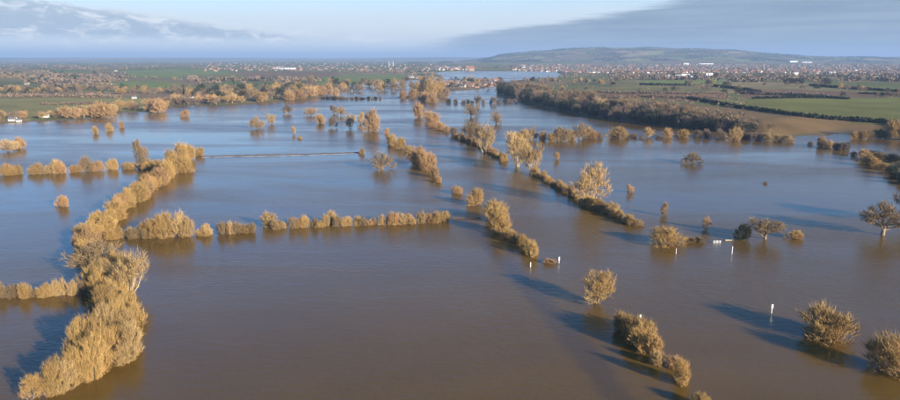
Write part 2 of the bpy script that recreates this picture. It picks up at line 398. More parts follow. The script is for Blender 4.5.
def in_lobes(rg, lobes, n, hollow):
    """n points through the lobes' volume, kept mostly near the crown's outer skin"""
    C = np.array([l[:3] for l in lobes]); Rr = np.array([l[3:] for l in lobes])
    p = np.prod(Rr, 1); p = p / p.sum(); out = np.zeros((0, 3)); tries = 0
    while len(out) < n and tries < 40:
        i = rg.choice(len(lobes), n * 2, p=p); v = unit(rg.normal(size=(n * 2, 3))) * (rg.uniform(0, 1, n * 2) ** (1 / 3))[:, None]
        P = C[i] + v * Rr[i]
        d = np.min(np.linalg.norm((P[:, None, :] - C[None]) / Rr[None], axis=2), 1)
        P = P[(rg.uniform(0, 1, len(P)) < hollow + (1 - hollow) * d ** 2) & (P[:, 2] > 0.02)]
        out = np.concatenate([out, P]); tries += 1
    return out[:n]
def curve_tube(P0, P1, r0, r1, bow, sides, segs):
    V, Q = [], []; d = unit(P1 - P0); u = unit(np.cross(d, [0.3, 0.9, 0.1])); w = np.cross(d, u); l = np.linalg.norm(P1 - P0)
    for k in range(segs + 1):
        t = k / segs; c_ = P0 + (P1 - P0) * t + bow * l * math.sin(math.pi * t); rr = r0 + (r1 - r0) * t
        for j in range(sides):
            an = 6.2832 * j / sides; V.append(c_ + rr * (math.cos(an) * u + math.sin(an) * w))
    for k in range(segs):
        for j in range(sides): Q.append((k * sides + j, k * sides + (j + 1) % sides, (k + 1) * sides + (j + 1) % sides, (k + 1) * sides + j))
    return np.array(V), np.array(Q)
def proto(kind, seed, light=False):
    """wood and crown of one bare tree or shrub, 1 wide and 1 high: limbs reach into the crown's lobes, sprays of twigs fill them"""
    rg = np.random.default_rng(seed); lobes = []
    if kind == 'shrub':                    # many stems from the ground, dense uneven dome
        for k in range(8):
            a = rg.uniform(0, 6.28); r = rg.uniform(0.05, 0.27); h = rg.uniform(0.26, 0.58) * (1.1 - r)
            lobes.append((r * math.cos(a), r * math.sin(a), h, rg.uniform(.2, .28), rg.uniform(.2, .28), rg.uniform(.3, .42)))
        heart = np.array([0, 0, -0.25]); nspray, ntw, tl, tw, hollow = (300, 19, 0.15, 0.0034, 0.22); stems, rad = 16, (0.011, 0.003); base_r = 0.12
    elif kind == 'hedge':                  # low, broader than high, ragged top
        for k in range(9):
            lobes.append((rg.uniform(-.3, .3), rg.uniform(-.16, .16), rg.uniform(.25, .5), rg.uniform(.15, .24), rg.uniform(.15, .22), rg.uniform(.28, .46)))
        heart = np.array([0, 0, -0.5]); nspray, ntw, tl, tw, hollow = (250, 16, 0.18, 0.0046, 0.3); stems, rad = 18, (0.010, 0.003); base_r = 0.28
    elif kind == 'tall':                   # willow or poplar: several rising stems, a high full crown with deep notches
        for k in range(9):
            a = k * 2.4 + rg.uniform(-.4, .4); r = rg.uniform(0.08, 0.30); h = rg.uniform(0.38, 0.82) - r * 0.25
            lobes.append((r * math.cos(a), r * math.sin(a), h, rg.uniform(.15, .22), rg.uniform(.15, .22), rg.uniform(.17, .27)))
        heart = np.array([0, 0, 0.0]); nspray, ntw, tl, tw, hollow = (230, 15, 0.115, 0.0034, 0.2); stems, rad = 12, (0.017, 0.004); base_r = 0.03
    else:                                  # oak: short trunk, spreading limbs, domed crown in clumps
        for k in range(13):
            a = k * 2.4 + rg.uniform(-.4, .4); r = math.sqrt(k / 13) * 0.36; h = 0.70 - 0.9 * r * r + rg.uniform(-.2, .07)
            lobes.append((r * math.cos(a), r * math.sin(a), max(h, .38) if kind == 'oak' else max(h * 0.98 - 0.10 - 0.9 * r * r, .18), rg.uniform(.13, .2), rg.uniform(.13, .2), rg.uniform(.14, .23)))
        heart = np.array([0, 0, 0.2]); nspray, ntw, tl, tw, hollow = (250, 15, 0.095, 0.0034, 0.22); stems, rad = 15, (0.022, 0.004); base_r = 0.0
    if light: nspray, ntw, tw, stems = nspray // 2, 7, tw * 2.1, max(4, stems // 3)
    # limbs
    WV, WQ = [], []; off = 0
    def add(v, q_):
        nonlocal off
        WV.append(v); WQ.append(q_ + off); off += len(v)
    z0 = np.array([0, 0, -0.03]); starts = []
    if kind in ('oak', 'dome'): add(*curve_tube(z0, np.array([.015, .01, .36]), 0.045, 0.026, np.array([.02, 0, 0]), 7, 4))
    limb_pts = []
    for k in range(stems):
        l = lobes[k % len(lobes)]; tip = np.array(l[:3]) + rg.normal(0, .3, 3) * np.array(l[3:]); tip[2] = max(tip[2], .12)
        a = rg.uniform(0, 6.28)
        st = np.array([0.01, 0.005, rg.uniform(.16, .34) * (1 if kind == 'oak' else .5)]) if kind in ('oak', 'dome') else np.array([base_r * math.cos(a) * rg.uniform(.2, 1) + (tip[0] * .5 if kind == 'hedge' else 0), base_r * math.sin(a) * rg.uniform(.2, 1), -0.03])
        bow = rg.normal(0, .06, 3) + np.array([0, 0, -0.06 if kind == 'oak' else 0])
        add(*curve_tube(st, tip, rad[0] * rg.uniform(.6, 1), rad[1], bow, 5 if not light else 4, 4 if not light else 2))
        for t in (.35, .5, .65, .8, .92, 1.0): limb_pts.append(st + (tip - st) * t + bow * np.linalg.norm(tip - st) * math.sin(math.pi * t))
    limb_pts = np.array(limb_pts)
    # sprays: a branchlet from the nearest limb to each point, then a fan of twigs at its end
    S = in_lobes(rg, lobes, nspray, hollow)
    D = np.linalg.norm(S[:, None] - limb_pts[None], axis=2) + 0.25 * np.maximum(limb_pts[None, :, 2] - S[:, None, 2], 0) * 4
    near = limb_pts[np.argmin(D, 1)]
    bl = np.linalg.norm(S - near, axis=1)
    v1, t1, q1 = twigs(rg, near, unit(S - near), bl, tw * 1.15, 0.0)
    idx = np.repeat(np.arange(len(S)), ntw)
    out = unit(unit(S - heart)[idx] * 0.9 + unit(rg.normal(size=(len(idx), 3))) * 0.62 + np.array([0, 0, 0.22]))
    st = S[idx] + (near - S)[idx] * rg.uniform(0, .35, len(idx))[:, None] + rg.normal(0, .02, (len(idx), 3))
    v2, t2, q2 = twigs(rg, st, out, tl * (0.45 + rg.exponential(0.36, len(idx)).clip(0, 1.15)), tw, 0.05)
    CV = np.concatenate([v1, v2]); CT = np.concatenate([t1, t2 + len(v1)]); CQ = np.concatenate([q1, q2 + len(v1)])
    TV = np.concatenate(WV); TQ = np.concatenate(WQ)
    top = np.percentile(CV[:, 2], 99.6); wd = max(np.percentile(np.abs(CV[:, :2] - CV[:, :2].mean(0)), 98) * 2, 1e-3)
    scv = np.array([1 / wd, 1 / wd, 1 / top]); CV[:, 2] = np.maximum(CV[:, 2], 0.004)
    nm = {'shrub': 'shrub', 'hedge': 'hedge', 'tall': 'willow', 'oak': 'oak', 'dome': 'dome'}[kind]
    return (fast_mesh(nm + '_wood', TV * scv, quads=TQ), fast_mesh(nm + '_crown', CV * scv, CT, CQ))
PROTO = {}
def get_proto(kind, i, light):
    key = (kind, i, light)
    if key not in PROTO: PROTO[key] = proto(kind, 100 + i * 17 + (5 if light else 0) + len(kind) * 1000, light)
    return PROTO[key]
MESHMAT = {}
def with_mat(me, mt):
    key = (me.name, mt.name)
    if key not in MESHMAT:
        c_ = me.copy(); c_.materials.clear(); c_.materials.append(mt); MESHMAT[key] = c_
    return MESHMAT[key]
def tree_at(P, w, h, kind, mt, name, label, cat, group=None, light=False, bark='bark'):
    """one tree or shrub standing on the ground at P, w metres wide, h metres above P"""
    i = rng.integers(0, 4 if light else 6)
    wood, crown = get_proto(kind, int(i), light)
    gz = hq(P[0], P[1]); zz = min(gz, P[2])
    e = empty(name, (P[0], P[1], zz), rng.uniform(0, 6.28), (w, w, h + (P[2] - zz)))
    link('trunk', with_mat(wood, M[bark]), None, e); link('crown', with_mat(crown, M[mt]), None, e)
    tag(e, label, cat, group); return e
def px_tree(bx, by, wp, hp, kind, mt, name, label, cat='tree', group=None, light=False, bark='bark'):
    P = gpt(bx, by); k = depth(P) / F
    dep = math.atan2(CAM_H - P[2], P[1]); 
    w = wp * k; h = max((hp * k - 0.30 * w * math.sin(dep)) / math.cos(dep), 0.4 * w)
    # base of crown in the picture is its near rim: step back a little
    P = P + np.array([P[0], P[1], 0]) / math.hypot(P[0], P[1]) * w * 0.25
    P[2] = max(hq(P[0], P[1]), 0)
    return tree_at(P, w, h, kind, mt, name, label, cat, group, light, bark)
TONE = {'gold': 'golden', 'orange': 'orange', 'pale': 'pale tan', 'oak': 'olive-brown', 'brown': 'grey-brown', 'dark': 'dark green'}
FORM = {'shrub': 'rounded', 'hedge': 'low spreading', 'tall': 'fan-shaped', 'oak': 'domed', 'dome': 'low-domed'}
def size_word(v, lo, hi): return 'small' if v < lo else 'large' if v > hi else 'middling'
def hedge_line(pts, label, group, step, wpx, hpx, mts, kinds=('shrub',), jit=0.35, light=False, name='hedge_shrub', cat='shrub', bark='bark'):
    """shrubs along a line of photo points; wpx, hpx = size ranges in photo pixels"""
    W_ = [gpt(*p) for p in pts]; cnt = 0
    for a, b_ in zip(W_[:-1], W_[1:]):
        Ls = np.linalg.norm(b_ - a); k = depth((a + b_) / 2) / F
        nn = max(1, round(Ls / (step * k)))
        for j in range(nn):
            t = (j + rng.uniform(0.2, 0.8)) / nn; P = a + (b_ - a) * t
            dep = math.atan2(CAM_H, P[1])
            w = rng.uniform(*wpx) * k; h = max((rng.uniform(*hpx) * k - 0.25 * w * math.sin(dep)) / math.cos(dep), 0.35 * w)
            P[:2] += rng.normal(0, jit * w * 0.4, 2); P[2] = max(hq(P[0], P[1]), 0)
            kd_, mt_ = str(rng.choice(kinds)), str(rng.choice(mts)); u_ = (w / k - wpx[0]) / (wpx[1] - wpx[0])
            tree_at(P, w, h, kd_, mt_, name, '%s %s %s %s' % (size_word(u_, .33, .67), FORM[kd_], TONE[mt_], label), cat, group, light, bark); cnt += 1
    return cnt

# --- the winding hedgerow that runs up from the bottom edge
LW = 'shrub of the winding hedgerow '; G_ = 'shrubs of the winding hedgerow'
hedge_line([(40, 402), (70, 388), (95, 372), (113, 352), (120, 330)], LW + 'on its sunny broad stretch', G_, 11, (19, 27), (22, 36), ('gold', 'gold', 'pale'), ('shrub', 'shrub', 'tall'), 0.9)
hedge_line([(62, 384), (85, 365), (100, 348), (106, 330)], LW + 'on its shaded broad stretch', G_, 13, (18, 26), (24, 38), ('gold', 'pale'), ('shrub', 'tall'), 0.9)
hedge_line([(120, 330), (113, 312), (104, 297), (97, 280)], LW + 'below the broad dark-limbed tree', G_, 9, (16, 24), (16, 28), ('gold', 'gold', 'pale'), ('shrub',), 0.9)
hedge_line([(92, 262), (86, 245), (90, 238), (104, 227), (118, 214), (132, 203), (146, 192), (158, 184), (170, 178)], LW + 'between the dark-limbed tree and the thicket', G_, 7.5, (12, 19), (10, 20), ('gold', 'gold', 'orange'), ('shrub', 'shrub', 'tall'), 0.6)
hedge_line([(138, 201), (150, 190), (163, 181)], LW + 'at the back just before the thicket', G_, 6, (11, 16), (9, 15), ('gold', 'orange'), ('shrub',), 0.6)
L2_ = 'bushy golden willow in the thicket where two hedgerows meet'; G2_ = 'willows of the hedgerow junction'
for bx, by, w, h in ((166, 175, 16, 16), (176, 174, 18, 20), (186, 173, 14, 18), (171, 167, 15, 18), (181, 164, 17, 22), (188, 160, 12, 16)):
    px_tree(bx, by, w, h, 'shrub', 'gold', 'willow_bush', L2_, 'shrub', G2_)
px_tree(98, 276, 48, 37, 'oak', 'oak', 'oak_tree', 'broad dark-limbed bare tree spreading out of the winding hedgerow beside a pale tree', 'tree')
px_tree(128, 297, 36, 44, 'tall', 'pale', 'willow_tree', 'pale fan-shaped bare tree on the winding hedgerow next to the broad dark-limbed tree', 'tree', bark='palebark')
px_tree(92, 250, 20, 24, 'tall', 'orange', 'willow_tree', 'orange-twigged tree rising from the winding hedgerow just behind the broad dark-limbed tree', 'tree')
# --- hedges that meet it
hedge_line([(0, 298), (30, 297), (88, 294)], 'shrub in the short straight hedge ending at the dark-limbed tree', 'shrubs of the short straight hedge', 9.5, (9, 15), (8, 18), ('gold', 'pale', 'oak'), ('shrub', 'shrub', 'hedge'), 0.3)
hedge_line([(104, 240), (128, 237), (150, 238)], 'shrub where the gap-toothed hedge leaves the winding hedgerow', 'low shrubs of the gap-toothed hedge', 6, (7, 12), (7, 14), ('gold', 'pale', 'oak'), ('shrub',), 0.3)
for bx, by, w, h, mt_ in ((142, 238, 14, 16, 'pale'), (157, 238, 18, 22, 'gold'), (168, 238, 20, 26, 'gold'), (179, 237, 18, 25, 'pale'), (188, 237, 14, 20, 'pale')):
    px_tree(bx, by, w, h, 'shrub', mt_, 'willow_bush', 'tall rounded willow bush in the middle of the gap-toothed hedge', 'shrub', 'tall bushes of the gap-toothed hedge')
hedge_line([(194, 236), (225, 234), (257, 232)], 'shrub at the end of the gap-toothed hedge', 'olive shrubs of the gap-toothed hedge', 8, (7, 12), (6, 13), ('gold', 'pale', 'oak'), ('shrub',), 0.3)
px_tree(270, 227, 14, 15, 'shrub', 'pale', 'willow_bush', 'pale round bush standing at the start of the long straight hedge', 'shrub')
px_tree(330, 224, 12, 14, 'shrub', 'pale', 'willow_bush', 'pale round bush standing proud of the long straight hedge at its middle', 'shrub')
hedge_line([(276, 229), (310, 227), (360, 225), (400, 224), (424, 223)], 'shrub in the long straight flooded hedge', 'shrubs of the long straight hedge', 6.6, (7, 12), (6, 13), ('gold', 'oak', 'pale', 'orange'), ('shrub', 'shrub', 'hedge'), 0.25)
hedge_line([(429, 222.5), (446, 221.5)], 'shrub in the last short piece of the long hedge', 'shrubs at the tip of the long straight hedge', 5.5, (9, 12), (9, 13), ('orange', 'gold'), ('shrub',), 0.25)
# --- the far hedge on the left
hedge_line([(-6, 176), (22, 174)], 'shrub in the cut-off end piece of the tall hedge', 'shrubs of the tall hedge end piece', 6, (9, 13), (9, 13), ('gold',), ('shrub',), 0.3)
hedge_line([(27, 174), (60, 173), (100, 170.5)], 'shrub in the tall straight hedge before the farmland shore', 'shrubs of the tall straight hedge', 7, (8, 14), (7, 17), ('gold', 'pale', 'orange', 'oak'), ('shrub',), 0.35)
hedge_line([(106, 170), (135, 169), (160, 170)], 'shrub in the thin broken hedge beside the slender tree', 'shrubs of the thin broken hedge', 7, (7, 11), (6, 12), ('gold', 'pale'), ('shrub',), 0.4)
px_tree(142, 170, 17, 31, 'tall', 'oak', 'willow_tree', 'dark slender bare tree standing in the thin broken hedge', 'tree')
px_tree(8, 152, 20, 13, 'dome', 'pale', 'oak_tree', 'low wide pale tree alone in the water between hedge and farmland shore', 'tree')
px_tree(19, 149, 11, 12, 'shrub', 'orange', 'willow_bush', 'orange bush touching the low wide pale tree', 'shrub')
px_tree(62, 207, 13, 12, 'shrub', 'orange', 'willow_bush', 'single small rounded orange bush in open water beside the winding hedgerow', 'shrub')
px_tree(199, 156, 9, 9, 'shrub', 'gold', 'willow_bush', 'tiny round bush where the low dark bank begins', 'shrub')
px_tree(362, 154, 6, 6, 'shrub', 'orange', 'willow_bush', 'tiny bush at the tip of the low dark bank', 'shrub')
px_tree(382, 170, 24, 18, 'dome', 'oak', 'oak_tree', 'round bare tree alone in open water near the tip of the low dark bank', 'tree')

# --- trees in the open water before the farmland shore
L3_ = 'bare tree standing alone in the wide water'; G3_ = 'trees scattered in the wide water'
for bx, by, w, h, kd_, mt_ in ((257, 129, 14, 13, 'dome', 'gold'), (272, 125, 9, 11, 'tall', 'pale'), (287, 114, 10, 10, 'dome', 'brown'), (311, 116, 12, 9, 'dome', 'orange'),
                              (321, 124, 9, 10, 'shrub', 'gold'), (332, 128, 10, 12, 'dome', 'brown'), (334, 114, 8, 9, 'tall', 'brown'), (341, 116, 9, 10, 'dome', 'gold'),
                              (350, 129, 10, 15, 'tall', 'gold'), (361, 124, 8, 12, 'tall', 'gold'), (294, 134, 4, 8, 'tall', 'pale'), (96, 134, 6, 8, 'shrub', 'gold'),
                              (110, 131, 7, 8, 'shrub', 'gold'), (122, 128, 5, 7, 'shrub', 'orange'), (185, 117, 9, 7, 'shrub', 'orange'), (387, 134, 5, 6, 'shrub', 'orange'), (300, 139, 5, 3, 'hedge', 'gold')):
    px_tree(bx, by, w, h, kd_, mt_, 'bare_tree', '%s %s %s %s' % (size_word(w * h, 75, 115), FORM[kd_], TONE[mt_], L3_), 'tree', G3_)
px_tree(373, 132, 16, 23, 'shrub', 'orange', 'willow_bush', 'large leaning orange willow bush standing in the wide water', 'shrub')
# --- chain of orange bushes in the bend
L4_ = 'orange willow bush in the short chain lining the river bend'; G4_ = 'orange bushes of the river bend'
for bx, by, w, h in ((393, 146, 12, 12), (400, 149, 11, 12), (408, 152, 9, 7), (417, 165, 17, 19), (424, 167, 14, 17), (430, 171, 13, 18), (435, 178, 10, 12), (438, 183, 6, 7)):
    px_tree(bx, by, w, h, 'shrub', 'orange' if by > 160 else 'gold', 'willow_bush', (size_word(w * h, 100, 200) + ' ' + L4_), 'shrub', G4_)
# --- near river line
px_tree(456, 194, 11, 8, 'shrub', 'orange', 'willow_bush', 'small low orange bush first in the line leading to two white posts', 'shrub')
px_tree(475, 206, 16, 18, 'shrub', 'gold', 'willow_bush', 'upright golden bush second in the line leading to two white posts', 'shrub')
px_tree(493, 222, 24, 22, 'shrub', 'gold', 'willow_bush', 'largest golden bush in the line leading to two white posts', 'shrub')
px_tree(501, 234, 22, 26, 'shrub', 'gold', 'willow_bush', 'big dense golden bush merging with the largest bush of its line', 'shrub')
L5_ = 'low golden bush at the tail of the line leading to two white posts'; G5_ = 'bushes at the tail of the line'
for bx, by, w, h in ((507, 239, 12, 11), (514, 243, 13, 12), (521, 245, 11, 12), (526, 251, 11, 13), (532, 257, 15, 16)):
    px_tree(bx, by, w, h, 'shrub', 'gold', 'willow_bush', L5_, 'shrub', G5_)
px_tree(550, 264, 12, 6, 'hedge', 'orange', 'willow_bush', 'flat drowned bush top beside a white post', 'shrub')
px_tree(597, 306, 30, 34, 'tall', 'gold', 'willow_bush', 'lone pink-gold willow bush casting a long shadow between two lines of bushes', 'shrub')
L6_ = 'dense golden bush in the last river line, around a white sign'; G6_ = 'bushes around the white sign'
for bx, by, w, h in ((622, 331, 22, 20), (632, 340, 28, 27), (642, 349, 28, 28), (650, 356, 20, 22)):
    px_tree(bx, by, w, h, 'shrub', 'gold', 'willow_bush', L6_, 'shrub', G6_)
px_tree(659, 366, 15, 16, 'shrub', 'pale', 'willow_bush', 'small pale bush closing the line with the white sign', 'shrub')
px_tree(672, 369, 14, 14, 'shrub', 'orange', 'willow_bush', 'small orange bush touching the separate narrow bush past the signed line', 'shrub')
px_tree(680, 385, 19, 27, 'shrub', 'gold', 'willow_bush', 'narrow upright bush just past the line with the white sign', 'shrub')
px_tree(702, 409, 16, 16, 'shrub', 'gold', 'willow_bush', 'bush whose top alone shows at the end of the river line', 'shrub')
px_tree(829, 342, 48, 34, 'shrub', 'gold', 'willow_bush', 'wide domed golden-brown bush near the white board on a post', 'shrub')
px_tree(893, 376, 46, 40, 'shrub', 'gold', 'willow_bush', 'domed golden-brown bush with a long shadow, past the wide domed one', 'shrub')
# --- far river bank line
L7_ = 'orange willow on the low island of the river bank line'; G7_ = 'willows of the river bank island'
for bx, by, w, h in ((403, 99, 8, 8), (412, 98, 9, 9), (420, 95, 12, 12), (430, 96, 16, 17), (438, 95, 12, 14), (425, 102, 12, 11), (433, 103, 11, 11), (445, 98, 9, 10)):
    px_tree(bx, by, w, h, 'shrub', 'gold' if by < 97 else 'orange', 'willow_bush', L7_, 'shrub', G7_)
px_tree(420, 118, 11, 16, 'shrub', 'orange', 'willow_bush', 'upright orange bush where the river bank line turns', 'shrub')
L8_ = 'orange bush in the row between the turn and the dark round bush'; G8_ = 'orange bushes after the turn'
for bx, by, w, h in ((429, 122, 10, 11), (434, 127, 13, 15), (441, 130, 9, 8), (446, 132, 8, 6)):
    px_tree(bx, by, w, h, 'shrub', 'orange', 'willow_bush', L8_, 'shrub', G8_)
px_tree(454, 136, 9, 9, 'shrub', 'brown', 'holly_bush', 'small dark round bush on the river bank line', 'shrub')
hedge_line([(458, 138), (474, 144), (488, 151), (505, 162)], 'scrub on the bank under the tall river trees', 'low scrub under the river trees', 6, (5, 8), (3, 8), ('orange', 'gold'), ('shrub',), 0.3)
px_tree(471, 143, 18, 22, 'dome', 'oak', 'bare_tree', 'dark round-crowned tree leaning against a taller pale river tree', 'tree')
px_tree(485, 153, 22, 30, 'tall', 'pale', 'willow_tree', 'tall pale tree on the river bank beside a dark round-crowned tree', 'tree', bark='palebark')
px_tree(518, 168, 24, 36, 'tall', 'pale', 'willow_tree', 'tall pale tree, first of the touching pair midway on the river bank', 'tree', bark='palebark')
px_tree(531, 174, 22, 32, 'tall', 'pale', 'willow_tree', 'slightly lower pale tree, second of the touching pair on the river bank', 'tree', bark='palebark')
hedge_line([(532, 174), (545, 179), (556, 186), (568, 193), (580, 200)], 'scrub between the pale pair and the tallest tree', 'low scrub before the tallest tree', 7, (6, 10), (4, 10), ('orange', 'orange', 'gold'), ('shrub',), 0.25)
px_tree(590, 207, 33, 44, 'tall', 'pale', 'willow_tree', 'tallest pale fan-shaped tree rising from the river bank scrub', 'tree', bark='palebark')
hedge_line([(580, 202), (594, 208), (606, 212), (618, 218), (628, 223), (636, 227)], 'bush in the scrub tail beyond the tallest tree', 'bushes beyond the tallest tree', 9, (9, 14), (7, 13), ('gold', 'gold', 'pale'), ('shrub',), 0.25)
px_tree(471, 117, 14, 14, 'dome', 'oak', 'bare_tree', 'round bare tree in the water behind the dark round-crowned river tree', 'tree')
px_tree(496, 124, 12, 13, 'dome', 'oak', 'bare_tree', 'dark bare tree alone in the water behind the tall pale river trees', 'tree')
px_tree(478, 106, 7, 11, 'tall', 'brown', 'bare_tree', 'thin bare tree on the drowned hedge near the flooded village', 'tree')
px_tree(494, 104, 6, 8, 'tall', 'brown', 'bare_tree', 'faint small tree on the drowned hedge near the wooded bluff', 'tree')
hedge_line([(448, 103), (470, 104), (495, 103.5), (525, 103)], 'bush of the drowned hedge before the flooded village', 'dark bushes of the drowned village hedge', 7, (4, 7), (2.5, 5), ('brown', 'dark'), ('hedge', 'shrub'), 0.3, True)
# --- row of bushes across the water below the wooded bluff
L9_ = 'bush in the row standing in water below the wooded bluff'; G9_ = 'bushes of the row below the bluff'
for bx, by, w, h, kd_, mt_ in ((517, 142, 11, 10, 'shrub', 'gold'), (526, 141, 12, 12, 'shrub', 'pale'), (533, 140, 12, 14, 'dome', 'oak'), (543, 141, 10, 10, 'shrub', 'orange'),
        (552, 142, 10, 9, 'shrub', 'gold'), (561, 142, 16, 15, 'shrub', 'oak'), (572, 141, 9, 11, 'shrub', 'gold'), (580, 141, 16, 18, 'tall', 'oak'), (588, 139, 12, 12, 'shrub', 'orange'),
        (594, 139, 11, 8, 'shrub', 'orange'), (600, 139, 6, 7, 'shrub', 'brown'), (611, 139, 10, 11, 'shrub', 'pale'), (619, 139.5, 14, 13, 'shrub', 'gold'), (627, 138, 6, 6, 'shrub', 'brown'),
        (633, 138, 8, 5, 'hedge', 'brown'), (648, 138, 12, 11, 'dome', 'pale'), (668, 138, 11, 10, 'shrub', 'orange'), (683, 138, 12, 9, 'shrub', 'gold'), (697, 138, 9, 8, 'shrub', 'brown'),
        (707, 138, 8, 9, 'shrub', 'brown'), (720, 138, 9, 9, 'tall', 'brown'), (733, 141, 13, 14, 'shrub', 'pale'), (745, 140, 9, 8, 'shrub', 'brown'), (757, 141, 10, 9, 'shrub', 'brown'),
        (768, 142, 12, 10, 'shrub', 'pale'), (778, 142, 10, 8, 'hedge', 'pale'), (788, 143, 10, 8, 'shrub', 'pale'), (641, 139, 6, 3, 'hedge', 'brown'), (660, 139, 8, 3, 'hedge', 'brown')):
    px_tree(bx, by, w, h, kd_, mt_, 'water_bush', '%s %s %s %s' % (size_word(w * h, 70, 125), FORM[kd_], TONE[mt_], L9_), 'shrub', G9_)
# --- open-water singles on the right
px_tree(692, 164, 20, 12, 'dome', 'oak', 'oak_tree', 'low domed bare tree alone in open water off the bluff', 'tree')
px_tree(664, 216, 8, 14, 'tall', 'orange', 'sapling', 'thin rusty sapling standing in water behind the round bush by the white gate', 'sapling')
px_tree(630, 193, 9, 9, 'tall', 'orange', 'sapling', 'faint sapling in the water behind the tallest fan-shaped tree', 'sapling')
px_tree(557, 160, 6, 8, 'tall', 'orange', 'sapling', 'faint sapling between the pale pair and the row below the bluff', 'sapling')
px_tree(706, 230, 8, 14, 'tall', 'orange', 'sapling', 'thin rusty sapling standing just behind the white gate', 'sapling')
px_tree(667, 247, 32, 20, 'shrub', 'gold', 'willow_bush', 'round orange-gold bush first in the row with the white gate', 'shrub')
px_tree(690, 243, 11, 7, 'hedge', 'oak', 'willow_bush', 'low brown scrub between the round orange-gold bush and its twin scrub', 'shrub')
px_tree(699, 243, 9, 7, 'hedge', 'oak', 'willow_bush', 'low brown scrub next to the white gate', 'shrub')
px_tree(742, 241, 15, 18, 'shrub', 'dark', 'holly_bush', 'dark evergreen bush against the domed tree by the white gate', 'shrub')
px_tree(765, 241, 30, 23, 'oak', 'oak', 'oak_tree', 'domed short-trunked bare tree beside the dark evergreen bush', 'tree')
px_tree(793, 239, 14, 9, 'shrub', 'gold', 'willow_bush', 'small rounded bush at the end of the row with the domed tree', 'shrub')
px_tree(882, 237, 40, 36, 'oak', 'oak', 'oak_tree', 'large wide-spreading bare tree alone in the water with a long shadow', 'tree')
px_tree(913, 226, 36, 36, 'oak', 'oak', 'oak_tree', 'bare tree behind the large wide-spreading one', 'tree')
px_tree(765, 184, 5, 2.5, 'hedge', 'brown', 'bush_top', 'tiny bush top just breaking the open water', 'shrub')
# --- flooded bank on the right edge
L10_ = 'bush on the flooded bank that runs out beside the pale pool'; G10_ = 'bushes of the flooded bank'
for bx, by, w, h, mt_ in ((863, 161, 13, 12, 'orange'), (868, 166, 12, 13, 'gold'), (874, 167, 12, 10, 'gold'), (882, 170, 13, 8, 'gold'), (890, 175, 13, 9, 'dark'), (899, 180, 14, 9, 'dark'),
                          (872, 158, 14, 8, 'dark'), (882, 160, 16, 8, 'oak'), (893, 163, 16, 9, 'dark'), (906, 185, 16, 10, 'dark'), (906, 168, 16, 9, 'oak'), (853, 156, 6, 5, 'brown')):
    px_tree(bx, by, w, h, 'shrub', mt_, 'bank_bush', '%s %s %s' % (size_word(w, 12.5, 14.5), TONE[mt_], L10_), 'shrub', G10_)
L11_ = 'scrubby tree in the drowned corner by the pale pool'; G11_ = 'trees of the drowned corner'
for bx, by, w, h, mt_ in ((822, 147, 8, 11, 'orange'), (829, 148, 8, 8, 'pale'), (836, 150, 9, 8, 'brown'), (843, 151, 8, 9, 'brown'), (846, 150, 6, 8, 'dark'), (810, 145, 5, 4, 'brown'),
                          (854, 140, 10, 9, 'gold'), (862, 140, 9, 10, 'gold'), (870, 139, 9, 9, 'oak'), (879, 139, 10, 10, 'dark'), (886, 139, 9, 9, 'oak'), (893, 138, 12, 19, 'gold'), (899, 137, 10, 16, 'brown'), (906, 140, 14, 18, 'gold')):
    px_tree(bx, by, w, h, 'shrub', mt_, 'scrub_tree', '%s %s %s' % (size_word(h, 8.5, 12), TONE[mt_], L11_), 'tree', G11_)

# --- trees along the farmland shore (countable, one by one)
L12_ = 'bare tree in the belt along the farmland shore'; G12_ = 'trees along the farmland shore'
for i in range(95):
    bx = rng.uniform(-8, 332); by = np.interp(bx, [0, 60, 110, 120, 150, 172, 225, 285, 330], [121, 119, 116, 111, 111, 105, 105, 100.5, 94]) - rng.uniform(-0.5, 3.0)
    big = rng.uniform(0.7, 1.25)
    kd_, mt_ = str(rng.choice(['shrub', 'dome', 'tall'])), str(rng.choice(['orange', 'gold', 'brown', 'pale', 'brown']))
    px_tree(bx, by, 9 * big, 8.5 * big, kd_, mt_, 'shore_tree', '%s %s %s %s' % (size_word(big, .88, 1.07), FORM[kd_], TONE[mt_], L12_), 'tree', G12_, True)
for bx, by, w, h in ((66, 119, 14, 13), (76, 119, 12, 12), (95, 118, 13, 14), (107, 118, 15, 15), (101, 117, 12, 16), (150, 112, 14, 14), (158, 113, 15, 15), (163, 112, 10, 11), (300, 100, 13, 11), (312, 98, 14, 12), (322, 96, 12, 11), (290, 101, 12, 10), (335, 96, 10, 9)):
    px_tree(bx, by, w, h, 'shrub', 'orange', 'shore_tree', ('towering' if h > 13.5 else 'broad' if w > 12.5 else 'squat') + ' orange bush on the shore ' + ('near the white waterside houses' if bx < 90 else 'where the shore steps back' if bx < 120 else 'at the meadow corner' if bx < 200 else 'before the mixed wood'), 'shrub', 'large orange bushes on the shore', True)
L13_ = 'tree in the mixed wood behind the farmland shore'; G13_ = 'trees of the mixed shore wood'
for i in range(90):
    bx = rng.uniform(186, 312); by = np.interp(bx, [186, 225, 285, 312], [99, 99, 96, 91]) - rng.uniform(-3, 5)
    big = rng.uniform(0.75, 1.2); dk = rng.random() < 0.4
    kd_ = 'tall' if rng.random() < .5 else 'oak'; mt_ = 'dark' if dk else str(rng.choice(['brown', 'gold', 'oak']))
    px_tree(bx, by, 7 * big, 10 * big, kd_, mt_, 'wood_tree', '%s %s %s %s' % (size_word(big, .9, 1.05), FORM[kd_], TONE[mt_], L13_), 'tree', G13_, True)
L14_ = 'tree standing in shallow water before the long green field'; G14_ = 'trees before the long green field'
